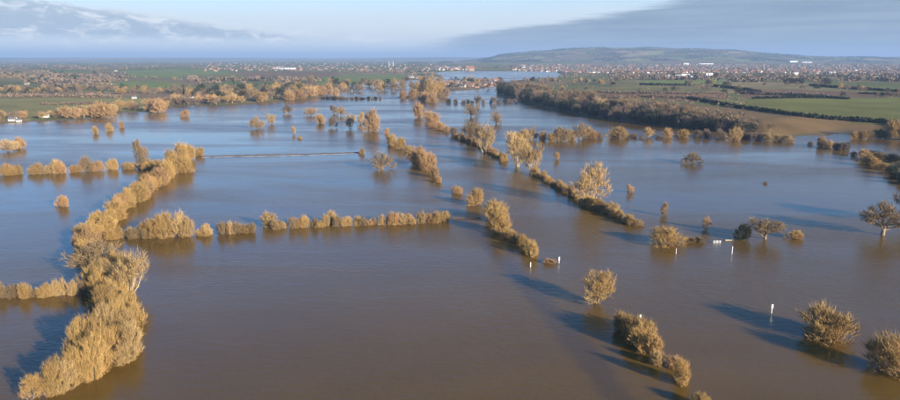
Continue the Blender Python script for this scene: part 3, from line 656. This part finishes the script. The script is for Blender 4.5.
for i in range(60):
    bx = rng.uniform(328, 440); by = rng.uniform(86, 92) + (0 if bx < 420 else -4)
    big = rng.uniform(0.7, 1.2)
    mt_ = str(rng.choice(['brown', 'oak', 'gold', 'dark']))
    px_tree(bx, by, 7 * big, 8 * big, 'dome', mt_, 'bare_tree', '%s %s %s' % (size_word(big, .87, 1.03), TONE[mt_], L14_), 'tree', G14_, True)
hedge_line([(320, 99), (345, 99.5), (383, 99)], 'bush in the thin drowned row by the wide water', 'bushes of the thin drowned row', 4, (4, 6), (2, 3.5), ('dark', 'brown'), ('hedge',), 0.2, True)

# --- wooded bluff: the trees that show largest, one by one
L15_ = 'tree of the wooded bluff above the river'; G15_ = 'trees of the wooded bluff'
bl_x = [497, 515, 530, 550, 575, 600, 650, 690, 730, 775]; bl_y = [93, 99, 103, 108.5, 113.5, 118, 124.5, 129, 133, 137]
for i in range(120):                       # dark understorey right on the water
    bx = rng.uniform(497, 728) + max(0, rng.normal(0, 18)); by = np.interp(bx, bl_x, bl_y) - rng.uniform(-0.3, 1.6); s_ = rng.uniform(0.8, 1.25) * np.interp(bx, [497, 750], [0.85, 1.15])
    mt_ = str(rng.choice(['dark', 'dark', 'dark', 'brown']))
    px_tree(bx, by, 10 * s_, 11.5 * s_ * np.interp(bx, [497, 690, 750], [1, 1, 0.7]), 'shrub', mt_, 'evergreen_bush', '%s %s bush at the foot of the wooded bluff' % (size_word(s_, .9, 1.1), TONE[mt_]), 'shrub', 'evergreens at the foot of the bluff', True)
for i in range(290):
    bx = rng.uniform(499, 735) + max(0, rng.normal(0, 14)); d_ = rng.uniform(2.2, 15.0) * np.interp(bx, [500, 520, 600, 680, 735], [0.55, 0.9, 1, 0.8, 0.35])
    by = np.interp(bx, bl_x, bl_y) - d_; s_ = rng.uniform(0.75, 1.2) * np.interp(by, [80, 130], [0.75, 1.2])
    kd_ = 'dome' if rng.random() < .6 else 'tall'; mt_ = str(rng.choice(['brown', 'oak', 'brown', 'pale', 'dark'], p=[.35, .3, .2, .05, .1]))
    px_tree(bx, by, 9.5 * s_, 10.5 * s_, kd_, mt_, 'bluff_tree', '%s %s %s %s' % (size_word(s_, .85, 1.05), FORM[kd_], TONE[mt_], L15_), 'tree', G15_, True)

# ------------------------------------------------------------------ far hedges, woods and trees
def clumps(rg, C, Rw, Hh, n):
    """n small leaf-clump triangles for every crown: centres C (ground), radius Rw, height Hh"""
    N = len(C); idx = np.repeat(np.arange(N), n)
    v = unit(rg.normal(size=(N * n, 3))) * (rg.uniform(0.35, 1, N * n) ** 0.5)[:, None]
    c_ = C[idx] + v * np.stack([Rw[idx], Rw[idx], Hh[idx] * 0.48], 1) + np.stack([0 * Hh[idx], 0 * Hh[idx], Hh[idx] * 0.5], 1)
    s = (np.minimum(Rw, Hh * 0.6)[idx] * rg.uniform(0.28, 0.6, N * n))[:, None]
    a = unit(rg.normal(size=(N * n, 3))); b_ = unit(np.cross(a, unit(rg.normal(size=(N * n, 3)))))
    V = np.stack([c_ + a * s, c_ - a * s * 0.6 + b_ * s, c_ - a * s * 0.6 - b_ * s], 1).reshape(-1, 3)
    return V, np.arange(N * n * 3).reshape(-1, 3)
def field_hedge(pts, wm, hm, mt_, label):
    W_ = [gpt(*p) for p in pts]; C = []
    for a, b_ in zip(W_[:-1], W_[1:]):
        for t in np.arange(0, 1, wm * 0.35 / max(np.linalg.norm(b_ - a), 1)):
            p = a + (b_ - a) * t; p[:2] += rng.normal(0, wm * 0.12, 2); p[2] = max(hq(p[0], p[1]), 0); C.append(p)
    C = np.array(C); o = C[0].copy()
    V, T = clumps(rng, C - o, rng.uniform(0.4, 0.65, len(C)) * wm, rng.uniform(0.7, 1.2, len(C)) * hm, 26)
    ob = link('field_hedge', fast_mesh('field_hedge', V, T), M[mt_]); ob.location = o
    tag(ob, label, 'hedge', 'field hedges'); return ob
field_hedge([(690, 99), (712, 103), (735, 107.5), (760, 111), (800, 116.5), (850, 120.5), (893, 123.5), (960, 128)], 6, 4.5, 'dark', 'long dark hedge between the bright green field and the tan field by the flood')
field_hedge([(752, 99), (800, 98), (845, 98.5)], 6, 4, 'dark', 'dark hedge along the top of the bright green field')
field_hedge([(790, 96), (850, 99.5)], 5, 4, 'dark', 'short dark hedge running into the top of the bright green field')
field_hedge([(715, 86.5), (745, 90), (760, 93)], 6, 5, 'dark', 'dark hedge curving across the russet ground before the town')
field_hedge([(640, 85.2), (690, 85.8)], 6, 5, 'dark', 'short dark hedge under the bright green meadow before the white sheds')
field_hedge([(810, 86), (850, 89), (905, 92.5)], 6, 5, 'dark', 'dark hedge between the far green field and the russet ground')
field_hedge([(860, 94), (940, 97)], 6, 4, 'dark', 'dark hedge across the russet ground above the bright green field')
field_hedge([(600, 99), (640, 97), (690, 99)], 8, 4, 'brown', 'rusty hedge across the rough ground behind the bluff wood')
field_hedge([(560, 92), (620, 93.5), (700, 94.5)], 8, 4, 'brown', 'thin rusty hedge below the pale meadow strip')
field_hedge([(740, 94), (790, 95.5), (830, 98)], 9, 6, 'brown', 'shaggy brown hedge across the russet ground')
field_hedge([(40, 105), (90, 104), (130, 104)], 6, 4, 'brown', 'thin brown hedge across the farmland shore meadow')
field_hedge([(-5, 97), (60, 97), (120, 98)], 8, 6, 'brown', 'brown hedge along the back of the farmland shore meadow')

def visible_land(N, x0, x1, y0, y1, seed):
    rg = np.random.default_rng(seed); out = []
    px = rg.uniform(x0, x1, N); py = rg.uniform(y0, y1, N)
    for a, b_ in zip(px, py):
        p = gpt(a, b_)
        if p[2] > 0.5: out.append(p)
    return np.array(out)
# candidates spread evenly in ground-angle, kept where fields meet or where copses grow
belts = [visible_land(n_, a_, b_, c_, d_, 50 + i_) for i_, (n_, a_, b_, c_, d_) in enumerate(((55, -20, 62, 90, 93.5), (30, 60, 112, 88, 91.5), (25, 118, 182, 92, 95), (25, -20, 70, 76, 78), (30, 40, 120, 79.5, 82), (30, 185, 320, 78.5, 81.5), (30, 330, 420, 70.5, 73.5), (40, 620, 720, 78, 80.5), (40, 730, 900, 79, 82)))]
nb = sum(len(b_) for b_ in belts)
cand = np.concatenate(belts + [visible_land(3600, -40, 450, 61.5, 105, 1), visible_land(4800, 440, 960, 61.5, 98, 2)])
copse = wavy(cand[:, 0], cand[:, 1], 420, 3) + 0.6 * wavy(cand[:, 0], cand[:, 1], 1100, 6)
FP = [np.array([gpt(*p)[:2] for p in poly]) for poly, c_ in FIELDS]
in_field = np.zeros(len(cand), bool)
for P in FP: in_field |= sdf(cand[:, 0], cand[:, 1], P) > 5
edge = np.array([cell(p[0], p[1])[1] for p in cand])
dist = np.hypot(cand[:, 0], cand[:, 1])
ok = ((edge < 6 + dist * 0.0022) | (copse > 0.72)) & ~in_field; ok[:nb] = True
far_t = cand[ok]; rnd = rng.random(len(far_t)); fd = np.hypot(far_t[:, 0], far_t[:, 1])
order = np.argsort(fd)
L16_ = 'hedgerow tree among the fields'; G16_ = 'hedgerow trees among the far fields'
n_near = 290
for i in order[:n_near]:
    s_ = rng.uniform(0.8, 1.3)
    mt_ = str(rng.choice(['brown', 'oak', 'brown', 'gold', 'dark'])); side = 'beyond the farmland shore' if far_t[i][0] < 0 else 'behind the wooded bluff'
    tree_at(far_t[i], 10 * s_, 10 * s_, 'dome', mt_, 'field_tree', '%s %s %s %s' % (size_word(s_, .97, 1.13), TONE[mt_], L16_, side), 'tree', G16_, True)
rest = order[n_near:]
for nm, mt_, lo, hi, lab in (('far_woods', 'brown', 0, 0.62, 'brown bare woods and hedges spread over the far fields'), ('far_golden_scrub', 'oak', 0.62, 0.82, 'golden-brown scrub scattered over the far fields'),
                             ('far_evergreens', 'dark', 0.82, 1.01, 'dark evergreen copses scattered over the far fields')):
    sel = rest[(rnd[rest] >= lo) & (rnd[rest] < hi)]; base = np.repeat(far_t[sel], 3, 0)
    base[:, :2] += rng.normal(0, 9 + 0.003 * np.repeat(fd[sel], 3)[:, None], (len(base), 2))
    base[:, 2] = height(base[:, 0], base[:, 1]); base = base[base[:, 2] > 0.3]
    V, T = clumps(rng, base, rng.uniform(5, 9, len(base)), rng.uniform(7, 13, len(base)), 14)
    tag(link(nm, fast_mesh(nm, V, T), M[mt_]), lab, 'woodland', None, 'stuff')
# woods on the long hill
rgx = np.random.default_rng(5); hx_ = rgx.uniform(-500, 7500, 16000); hy_ = rgx.uniform(7300, 10500, 16000)
kk = (wavy(hx_, hy_, 900, 2) + 0.7 * wavy(hx_, hy_, 380, 6)) > 0.18
base = np.stack([hx_[kk], hy_[kk], height(hx_[kk], hy_[kk])], 1)
V, T = clumps(rng, base, rng.uniform(9, 22, len(base)), rng.uniform(8, 14, len(base)), 10)
tag(link('hillside_woods', fast_mesh('hillside_woods', V, T), M['dark']), 'dark woods patching the long hill behind the town', 'woodland', None, 'stuff')
# scrub behind the bluff's front trees
sc_ = np.concatenate([visible_land(1100, 500, 745, 80, 124, 9), visible_land(220, 600, 760, 98, 132, 10)])
sc_ = sc_[[wavy(p[0], p[1], 120, 1) > -0.1 for p in sc_]]
V, T = clumps(rng, sc_, rng.uniform(1.2, 3.2, len(sc_)), rng.uniform(1.2, 4.8, len(sc_)), 14)
tag(link('bluff_scrub', fast_mesh('bluff_scrub', V, T), M['brown']), 'low rusty scrub covering the rough ground behind the bluff trees', 'scrub', None, 'stuff')
# a few dark conifers one can tell apart
def conifer(bx, by, wp, hp, label):
    P = gpt(bx, by); k = depth(P) / F; e = empty('conifer_tree', P, rng.uniform(0, 6), (wp * k, wp * k, hp * k))
    tv, tq = tubes(np.array([[0, 0, -0.01]]), np.array([[0, 0, 1.0]]), np.array([0.9]), [0.03], [0.004], 0, 5, 2)
    link('trunk', fast_mesh('conifer_trunk', tv, quads=tq), M['bark'], e)
    t = rng.uniform(0.06, 1, 420) ** 0.8; an = rng.uniform(0, 6.28, 420); rr = (1.02 - t) * 0.5 * rng.uniform(0.5, 1.0, 420)
    S = np.stack([0 * t, 0 * t, t], 1); D = unit(np.stack([np.cos(an), np.sin(an), rng.uniform(-0.35, 0.1, 420)], 1))
    v, t3, q4 = twigs(rng, S, D, rr, 0.05, -0.05)
    link('crown', fast_mesh('conifer_crown', v, t3, q4), M['dark'], e); tag(e, label, 'tree'); return e
conifer(184, 97, 5, 11, 'dark pointed conifer beside the small white house on the shore meadow')
conifer(208, 96, 5, 10, 'dark pointed conifer at the edge of the mixed shore wood')
conifer(234, 92, 6, 12, 'tallest dark conifer in the mixed shore wood')
px_tree(533, 82.5, 6, 6, 'shrub', 'dark', 'yew_tree', 'dark round evergreen at the top of the wooded bluff', 'tree', None, True)
px_tree(826, 84.5, 9, 7, 'shrub', 'dark', 'yew_tree', 'single dark round evergreen on the far green field', 'tree', None, True)
for bx in (787, 792, 797, 801): px_tree(bx, 83.8, 7, 6, 'shrub', 'dark', 'yew_tree', 'dark evergreen in the clump by the far green field', 'tree', 'evergreens in the clump by the far green field', True)

# ------------------------------------------------------------------ houses
def house_mat(name, c): return plain(name, c, 0.85, 0.12, 0.3)
HM = [house_mat('white_render', (0.62, 0.60, 0.56)), house_mat('cream_render', (0.40, 0.35, 0.29)), house_mat('red_brick', (0.30, 0.175, 0.13)), house_mat('buff_brick', (0.34, 0.26, 0.19))]
RM = [house_mat('slate_roof', (0.12, 0.12, 0.13)), house_mat('red_tile_roof', (0.27, 0.125, 0.08)), house_mat('brown_tile_roof', (0.19, 0.125, 0.09))]
glass = plain('window_glass', (0.03, 0.04, 0.05), 0.15, 0.1)
def house_mesh():
    wl = mesh('house_wall', *merge(box(-.5, .5, -.35, .35, 0, .55), ([(-.5, -.35, .55), (-.5, .35, .55), (-.5, 0, .92), (.5, -.35, .55), (.5, .35, .55), (.5, 0, .92)], [(0, 2, 1), (3, 4, 5), (0, 3, 5, 2), (1, 2, 5, 4)])))
    rf = mesh('house_roof', [(-.54, -.41, .53), (.54, -.41, .53), (.54, 0, .97), (-.54, 0, .97), (-.54, .41, .53), (.54, .41, .53), (-.54, -.41, .49), (.54, -.41, .49), (.54, 0, .925), (-.54, 0, .925), (-.54, .41, .49), (.54, .41, .49)],
              [(0, 1, 2, 3), (3, 2, 5, 4), (6, 9, 8, 7), (9, 10, 11, 8), (0, 6, 7, 1), (4, 5, 11, 10), (0, 3, 9, 6), (3, 4, 10, 9), (1, 7, 8, 2), (2, 8, 11, 5)])
    ch = mesh('house_chimney', *box(.28, .38, -.06, .06, .86, 1.12))
    wn = mesh('house_window', *box(-.055, .055, -.356, -.345, -.07, .07))
    return wl, rf, ch, wn
HW, HR, HC, HN = house_mesh()
def house(P, L, label, wi, ri, rz, group=None, parts=True, name='house', cat='house', flat=0.62):
    if group: label = '%s, %s %s' % (('white-walled', 'cream-walled', 'red-brick', 'buff-brick')[wi], ('slate-roofed', 'red-roofed', 'brown-roofed')[ri], label)
    P = np.array(P, float); P[2] = max(hq(P[0], P[1]), -0.2) - 0.1
    e = empty(name, P, rz, (L, L, L * flat))
    link('wall', with_mat(HW, HM[wi]), None, e); r_ = link('roof', with_mat(HR, RM[ri]), None, e)
    if parts:
        link('chimney', with_mat(HC, HM[2]), None, r_)
        for wx_, wz in ((-.3, .16), (0.02, .40), (.3, .16), (-.3, .40), (.3, .40)):
            w = link('window', with_mat(HN, glass), None, e); w.location = (wx_, 0, wz)
    tag(e, label, cat, group); return e
def px_house(bx, by, wp, *a, **k):
    P = gpt(bx, by); return house(P, wp * depth(P) / F, *a, **k)
px_house(13, 121, 7, 'low white waterside house next to its smaller white neighbour on the farmland shore', 0, 0, 0.1)
px_house(19, 121.5, 5, 'smaller white waterside house on the farmland shore', 0, 0, 0.5)
px_house(45, 117.5, 7, 'white house with pale roof among trees on the farmland shore', 0, 2, 0.25)
px_house(90, 97, 6.5, 'white farmhouse behind trees at the back of the shore meadow', 0, 1, 0.15)
px_house(134, 98.5, 4.5, 'tiny white house on the shore meadow', 0, 0, 0.6)
px_house(192, 98, 5, 'small white house beside the pointed conifer on the shore meadow', 0, 1, -0.4)
px_house(239, 92, 4.5, 'white gabled house half hidden in the mixed shore wood', 0, 0, 1.3)
px_house(27, 84.5, 4, 'long pale farm building among far trees above the shore meadow', 1, 0, 0.1)
px_house(298, 82.5, 6, 'cream farmhouse at the edge of the brown field', 1, 2, 0.1)
px_house(116, 71.5, 3, 'pale farmhouse near the upper bright green field', 1, 0, 0.3)
px_house(411, 78, 5.5, 'white house at the tip of the long green field', 0, 0, 0.2)
px_house(418, 78.5, 4.5, 'smaller pale house beside the white one at the tip of the long green field', 1, 2, -0.2)
# flooded village
LV = 'house of the little village standing in the flood'; GV = 'houses of the flooded village'
for i in range(46):
    px_ = rng.uniform(446, 499); py_ = np.interp(px_, [446, 470, 499], [85, 84.5, 83]) + rng.uniform(-3.0, 3.5)
    px_house(px_, py_, rng.uniform(3.6, 5.5), LV, int(rng.choice([0, 1, 2, 3], p=[.25, .25, .3, .2])), int(rng.choice([0, 1, 2])), rng.uniform(-0.5, 0.5), GV, parts=i % 2 == 0)
for i in range(26):
    bx, by = rng.uniform(441, 501), rng.uniform(80.5, 90); mt_ = str(rng.choice(['brown', 'dark', 'gold']))
    px_tree(bx, by, 4.5, 5, 'oak', mt_, 'village_tree', TONE[mt_] + ' tree among the houses of the flooded village', 'tree', 'trees of the flooded village', True)
LT = 'house in the wooded hamlet beyond the far water'; GT = 'houses of the wooded hamlet'
for i in range(34):
    px_house(rng.uniform(436, 472), rng.uniform(67.2, 70.8), rng.uniform(2.6, 3.8), LT, int(rng.choice([0, 1, 2, 3])), int(rng.integers(3)), rng.uniform(-.6, .6), GT, parts=False)
px_house(470, 70.8, 8, 'long yellow-lit brick hall at the end of the wooded hamlet', 3, 1, 0.05, parts=False, cat='hall', name='brick_hall')
LH = 'house in the front streets of the town below the long hill'; GH = 'houses of the town front'
for i in range(290):
    bx = rng.uniform(512, 905); by = np.interp(bx, [512, 560, 620, 760, 905], [70.3, 72.5, 73.5, 73, 75]) - rng.exponential(1.3)
    px_house(bx, by, rng.uniform(2.2, 3.6), LH, int(rng.choice([0, 1, 2, 3], p=[.3, .25, .25, .2])), int(rng.integers(3)), rng.uniform(-.8, .8), GH, parts=False)
# the rest of the town, too far to part
def joined_town(N, x0, x1, y0, y1, seed, name, label):
    pts = visible_land(N, x0, x1, y0, y1, seed); rg = np.random.default_rng(seed)
    for wi, (wm, rm) in enumerate(((HM[1], RM[0]), (HM[3], RM[1]), (HM[2], RM[2]))):
        sel = pts[wi::3]; V, Fc, mi = [], [], []
        for p in sel:
            L = rg.uniform(8, 13); a = rg.uniform(-1, 1); c_, s_ = math.cos(a), math.sin(a); 
            for me_, k_ in ((HW, 0), (HR, 1)):
                o = len(V); V += [(p[0] + L * (v.co.x * c_ - v.co.y * s_), p[1] + L * (v.co.x * s_ + v.co.y * c_), p[2] - 0.3 + L * 0.75 * v.co.z) for v in me_.vertices]
                for f in me_.polygons: Fc.append(tuple(i + o for i in f.vertices)); mi.append(k_)
        me_ = mesh(name, V, Fc); me_.materials.append(wm); me_.materials.append(rm); me_.polygons.foreach_set('material_index', mi)
        tag(link(name, me_), label + (' with cream walls', ' of buff brick', ' of red brick')[wi], 'town', None, 'stuff')
joined_town(1500, 520, 940, 64.5, 73, 21, 'far_town', 'dense far streets of the town below the long hill')
joined_town(260, 200, 440, 62.5, 71.5, 22, 'far_villages', 'scattered far village houses beyond the brown field')
tt = visible_land(1100, 510, 940, 65, 78, 31)
V, T = clumps(rng, tt, rng.uniform(4, 8, len(tt)), rng.uniform(6, 11, len(tt)), 14)
tag(link('town_trees', fast_mesh('town_trees', V, T), M['brown']), 'bare garden and street trees all through the town', 'trees', None, 'stuff')
# long sheds
roofw = plain('white_sheet_roof', (0.78, 0.79, 0.80), 0.4, 0.05)
def shed(bx, by, wp, hp, label, rz=0.05):
    P = gpt(bx, by); k = depth(P) / F; L = wp * k; Hh = hp * k; D = min(L * 0.45, 60)
    e = empty('long_shed', (P[0], P[1], P[2] - 0.3), rz)
    link('wall', mesh('shed_wall', *box(-L / 2, L / 2, -D / 2, D / 2, 0, Hh * 0.7)), roofw, e)
    ns = 8; V = []; 
    for j in range(ns + 1):
        t = j / ns; yy = (t - 0.5) * D * 1.04; zz = Hh * 0.68 + Hh * 0.32 * math.sin(math.pi * t)
        V += [(-L * .51, yy, zz), (L * .51, yy, zz)]
    Fc = [(2 * j, 2 * j + 1, 2 * j + 3, 2 * j + 2) for j in range(ns)] + [tuple(range(0, 2 * ns + 2, 2))[::-1], tuple(range(1, 2 * ns + 2, 2))] + [(0, 2 * ns, 2 * ns + 1, 1)]
    link('roof', mesh('shed_roof', V, Fc), roofw, e)
    for j in range(3):
        d_ = link('door', mesh('shed_door', *box(-L * .03, L * .03, -D / 2 - .15, -D / 2 - .02, 0, Hh * .45)), RM[0], e); d_.location = ((j - 1) * L * .28, 0, 0)
    tag(e, label, 'shed'); return e
shed(674, 77.6, 13, 3.0, 'white arched shed, first of three beside the bright meadow before the town')
shed(685, 77.2, 8, 3.4, 'taller white shed, middle of three beside the bright meadow before the town')
shed(694, 77.8, 9, 2.2, 'low white shed, last of three beside the bright meadow before the town')
shed(709, 76.0, 7, 3.0, 'separate white gabled building among dark trees before the town')
shed(686, 64.6, 5, 1.5, 'small bright white warehouse behind the town at the hill foot')
shed(705, 64.3, 14, 1.0, 'long bright white warehouse behind the town at the hill foot')
shed(793, 62.8, 8, 1.5, 'far bright white warehouse beyond the town')
shed(806, 62.8, 10, 0.9, 'far long white warehouse beyond the town')
shed(796, 75, 5, 2.4, 'white building beside the evergreen clump before the town')
shed(833, 74, 5, 2.2, 'white building on the rise at the end of the town')
shed(285, 69.2, 20, 1.6, 'long pale glasshouse-like shed beyond the brown field')
for bx in (389, 393): 
    P = gpt(bx, 66); k = depth(P) / F
    v, q_ = tubes(np.array([[0, 0, 0.]]), np.array([[0, 0, 1.]]), np.array([4.5 * k]), [0.35 * k], [0.25 * k], 0, 10, 4)
    o = link('tall_chimney', fast_mesh('tall_chimney', v, quads=q_), HM[0]); o.location = P
    tag(o, 'tall thin pale chimney, one of a pair on the horizon', 'chimney', 'pair of pale chimneys')
px_tree(697, 77.9, 5, 4.5, 'shrub', 'dark', 'yew_tree', 'dark evergreen by the separate white gabled building', 'tree', 'evergreens by the white gabled building', True)
px_tree(716, 77.2, 5, 5, 'shrub', 'dark', 'yew_tree', 'dark evergreen by the separate white gabled building', 'tree', 'evergreens by the white gabled building', True)

# ------------------------------------------------------------------ posts, signs, gate, bank, bird
def post(bx, by, hp, label, board=None, thick=0.09, name='marker_post', cat='post'):
    P = gpt(bx, by); k = depth(P) / F; Hh = hp * k / math.cos(math.atan2(CAM_H, P[1])); gz = hq(P[0], P[1])
    e = empty(name, (P[0], P[1], gz)); top = Hh - gz
    V, Fc = merge(box(-thick, thick, -thick, thick, -0.15, top), ([(-thick, -thick, top), (thick, -thick, top), (thick, thick, top), (-thick, thick, top), (0, 0, top + thick * 1.5)], [(0, 1, 4), (1, 2, 4), (2, 3, 4), (3, 0, 4)]))
    link('pole', mesh('post_pole', V, Fc), M['white'], e)
    if board:
        bw, bh = board[0] * k / 2, board[1] * k
        link('board', mesh('sign_board', *merge(box(-bw, bw, -thick - 0.06, -thick - 0.005, top - bh, top), box(-bw * .9, bw * .9, -thick - 0.09, -thick - 0.065, top - bh * .95, top - bh * .05))), M['white'], e)
        link('batten', mesh('sign_batten', *box(-bw * .95, bw * .95, -thick - 0.004, thick * 0.4, top - bh * .6, top - bh * .45)), M['wood'], e)
    tag(e, label, cat); return e
post(771.5, 313, 8.5, 'white board on a post standing in open water beside the wide domed bush', (1.9, 3.8), name='sign_post', cat='sign')
post(639.5, 330, 15, 'white board rising above the bushes of the last river line', (1.7, 3.8), name='sign_post', cat='sign')
post(559, 263, 6, 'white post at the very end of the long line of golden bushes', (1.2, 3.5))
post(530.5, 267, 4.5, 'short white post in the water just below the tail bushes of the line', None, 0.13)
post(732, 254, 7.5, 'slim pale post in the water before the dark evergreen bush', None, 0.08)
post(676, 254, 5.5, 'slim pale post in the water before the round orange-gold bush', None, 0.07)
# white field gate, half drowned
P = gpt(717, 243); k = depth(P) / F; gz = hq(P[0], P[1]); e = empty('field_gate', (P[0], P[1], gz), 0.05); gw = 3.4 * k; up = 2.6 * k - gz
for s_ in (-1, 0, 1): link('gate_post', mesh('gate_post', *box(s_ * gw - .09, s_ * gw + .09, -.09, .09, -0.1, up)), M['white'], e)
for z_ in (0.62, 0.8, 0.96): link('rail', mesh('gate_rail', *box(-gw - .05, gw + .05, -.13, -.092, up * z_ - .09, up * z_)), M['white'], e)
tag(e, 'small white field gate half drowned between brown scrub and a dark evergreen bush', 'gate')
# pale drift log by the evergreen bush
P = gpt(730, 240.5); k = depth(P) / F
v, q_ = tubes(np.array([[-5 * k, 0, 0.05], [1 * k, 0, 0.2]]), unit(np.array([[1, .08, .01], [0.6, -.3, .5]])), np.array([9 * k, 2.2 * k]), [0.42, 0.16], [0.25, 0.05], 0, 7, 3)
o = link('drift_log', fast_mesh('drift_log', v, quads=q_), M['palebark']); o.location = (P[0], P[1], 0); tag(o, 'pale log lying in the water against the dark evergreen bush', 'log')
# dark drowned gate / boom between the bushes
P = gpt(467, 218.5); k = depth(P) / F; e = empty('footbridge', (P[0], P[1], BED), 0.02); gw = 14 * k
link('deck', mesh('bridge_deck', *box(-gw, gw, -.5, .5, -BED + .25, -BED + .5)), M['wood'], e)
for s_ in (-.9, -.3, .3, .9): link('pier', mesh('bridge_pier', *box(s_ * gw - .12, s_ * gw + .12, -.35, .35, 0, -BED + .24)), M['wood'], e)
link('handrail', mesh('bridge_rail', *box(-gw, gw, .42, .48, -BED + .9, -BED + 1.0)), M['wood'], e)
tag(e, 'low dark footbridge just above the water beside the upright golden bush', 'bridge')
# low dark bank: an earth ridge barely above the water
pts = [gpt(*p) for p in [(203, 157), (230, 156.3), (270, 155.5), (310, 154.6), (340, 153.7), (361, 153)]]
V, Fc = [], []; prof = [(-2.6, -1.25), (-1.3, 0.05), (-0.5, 0.75), (0.5, 0.8), (1.3, 0.05), (2.6, -1.25)]; ns = 90
for j in range(ns + 1):
    t = j / ns * (len(pts) - 1); i = min(int(t), len(pts) - 2); p = pts[i] + (pts[i + 1] - pts[i]) * (t - i); kk_ = rng.uniform(0.6, 1.3)
    V += [(p[0], p[1] + a + rng.normal(0, .12), b_ * (kk_ if b_ > 0.1 else 1)) for a, b_ in prof]
for j in range(ns):
    for a in range(5): Fc.append((6 * j + a, 6 * j + 6 + a, 6 * j + 7 + a, 6 * j + 1 + a))
o = link('earth_bank', mesh('earth_bank', V, Fc), plain('dark_wet_earth', (0.07, 0.05, 0.035), 0.9, 0.3)); tag(o, 'low dark earth bank forming a thin line across the open water', 'bank')
# white water spilling over along its near side
V, Fc = [], []
for j in range(ns * 3 + 1):
    t = j / (ns * 3) * (len(pts) - 1); i = min(int(t), len(pts) - 2); p = pts[i] + (pts[i + 1] - pts[i]) * (t - i); w_ = max(0.05, 1.6 + 1.6 * math.sin(j * .21) * math.sin(j * .07) + rng.normal(0, .4))
    V += [(p[0], p[1] - 2.6 - w_, 0.03), (p[0], p[1] - 1.2, 0.05)]
for j in range(ns * 3): Fc.append((2 * j, 2 * j + 2, 2 * j + 3, 2 * j + 1))
o = link('foam', mesh('foam', V, Fc), plain('foam', (0.62, 0.63, 0.64), 0.6, 0.2, 0.4)); tag(o, 'pale foam where the flood spills past the low dark bank', 'foam', None, 'stuff')
# white bird on the water: one skin from tail to bill
P = gpt(856.5, 213); L = 2.2 * depth(P) / F / 2
V, Fc = [], []; sp_pts = [(-.75, 0, .30, .02), (-.6, 0, .27, .12), (-.3, 0, .22, .24), (0, 0, .2, .29), (.28, 0, .2, .24), (.45, 0, .26, .13), (.5, 0, .45, .075), (.44, 0, .66, .06), (.46, 0, .84, .065), (.56, 0, .9, .075), (.66, 0, .87, .04), (.76, 0, .83, .015)]
for i, (a, b_, c_, r_) in enumerate(sp_pts):
    p0 = np.array(sp_pts[max(i - 1, 0)][:3]); p1 = np.array(sp_pts[min(i + 1, len(sp_pts) - 1)][:3]); d = unit(p1 - p0); u = np.array([0, 1, 0]); w = np.cross(d, u)
    for j in range(8): an = 6.2832 * j / 8; V.append(np.array([a, b_, c_]) + r_ * (math.cos(an) * u + math.sin(an) * w))
for i in range(len(sp_pts) - 1):
    for j in range(8): Fc.append((8 * i + j, 8 * i + (j + 1) % 8, 8 * i + 8 + (j + 1) % 8, 8 * i + 8 + j))
o = link('swan', mesh('swan', V, Fc, True), M['white']); o.location = (P[0], P[1], -0.02); o.scale = (L, L, L); o.rotation_euler.z = 2.4
tag(o, 'white swan on the water beside the large wide-spreading tree', 'bird')

# ------------------------------------------------------------------ haze
hv = bpy.data.materials.new('haze_air'); hv.use_nodes = True; hn = NT(hv.node_tree); hv.node_tree.nodes.clear()
pv = hn.node('ShaderNodeVolumePrincipled', {'Color': (0.36, 0.54, 0.82, 1), 'Density': 8.0e-5, 'Anisotropy': 0.0})
ho = hn.node('ShaderNodeOutputMaterial'); hn.l.new(pv.outputs[0], ho.inputs['Volume'])
hz_o = link('haze', mesh('haze', *box(-46000, 46000, -46000, 46000, -3, 330)), hv); tag(hz_o, kind='stuff')
print('objects', len(bpy.data.objects), 'tris', sum(len(m_.loops) - 2 * len(m_.polygons) for m_ in bpy.data.meshes if m_.users))
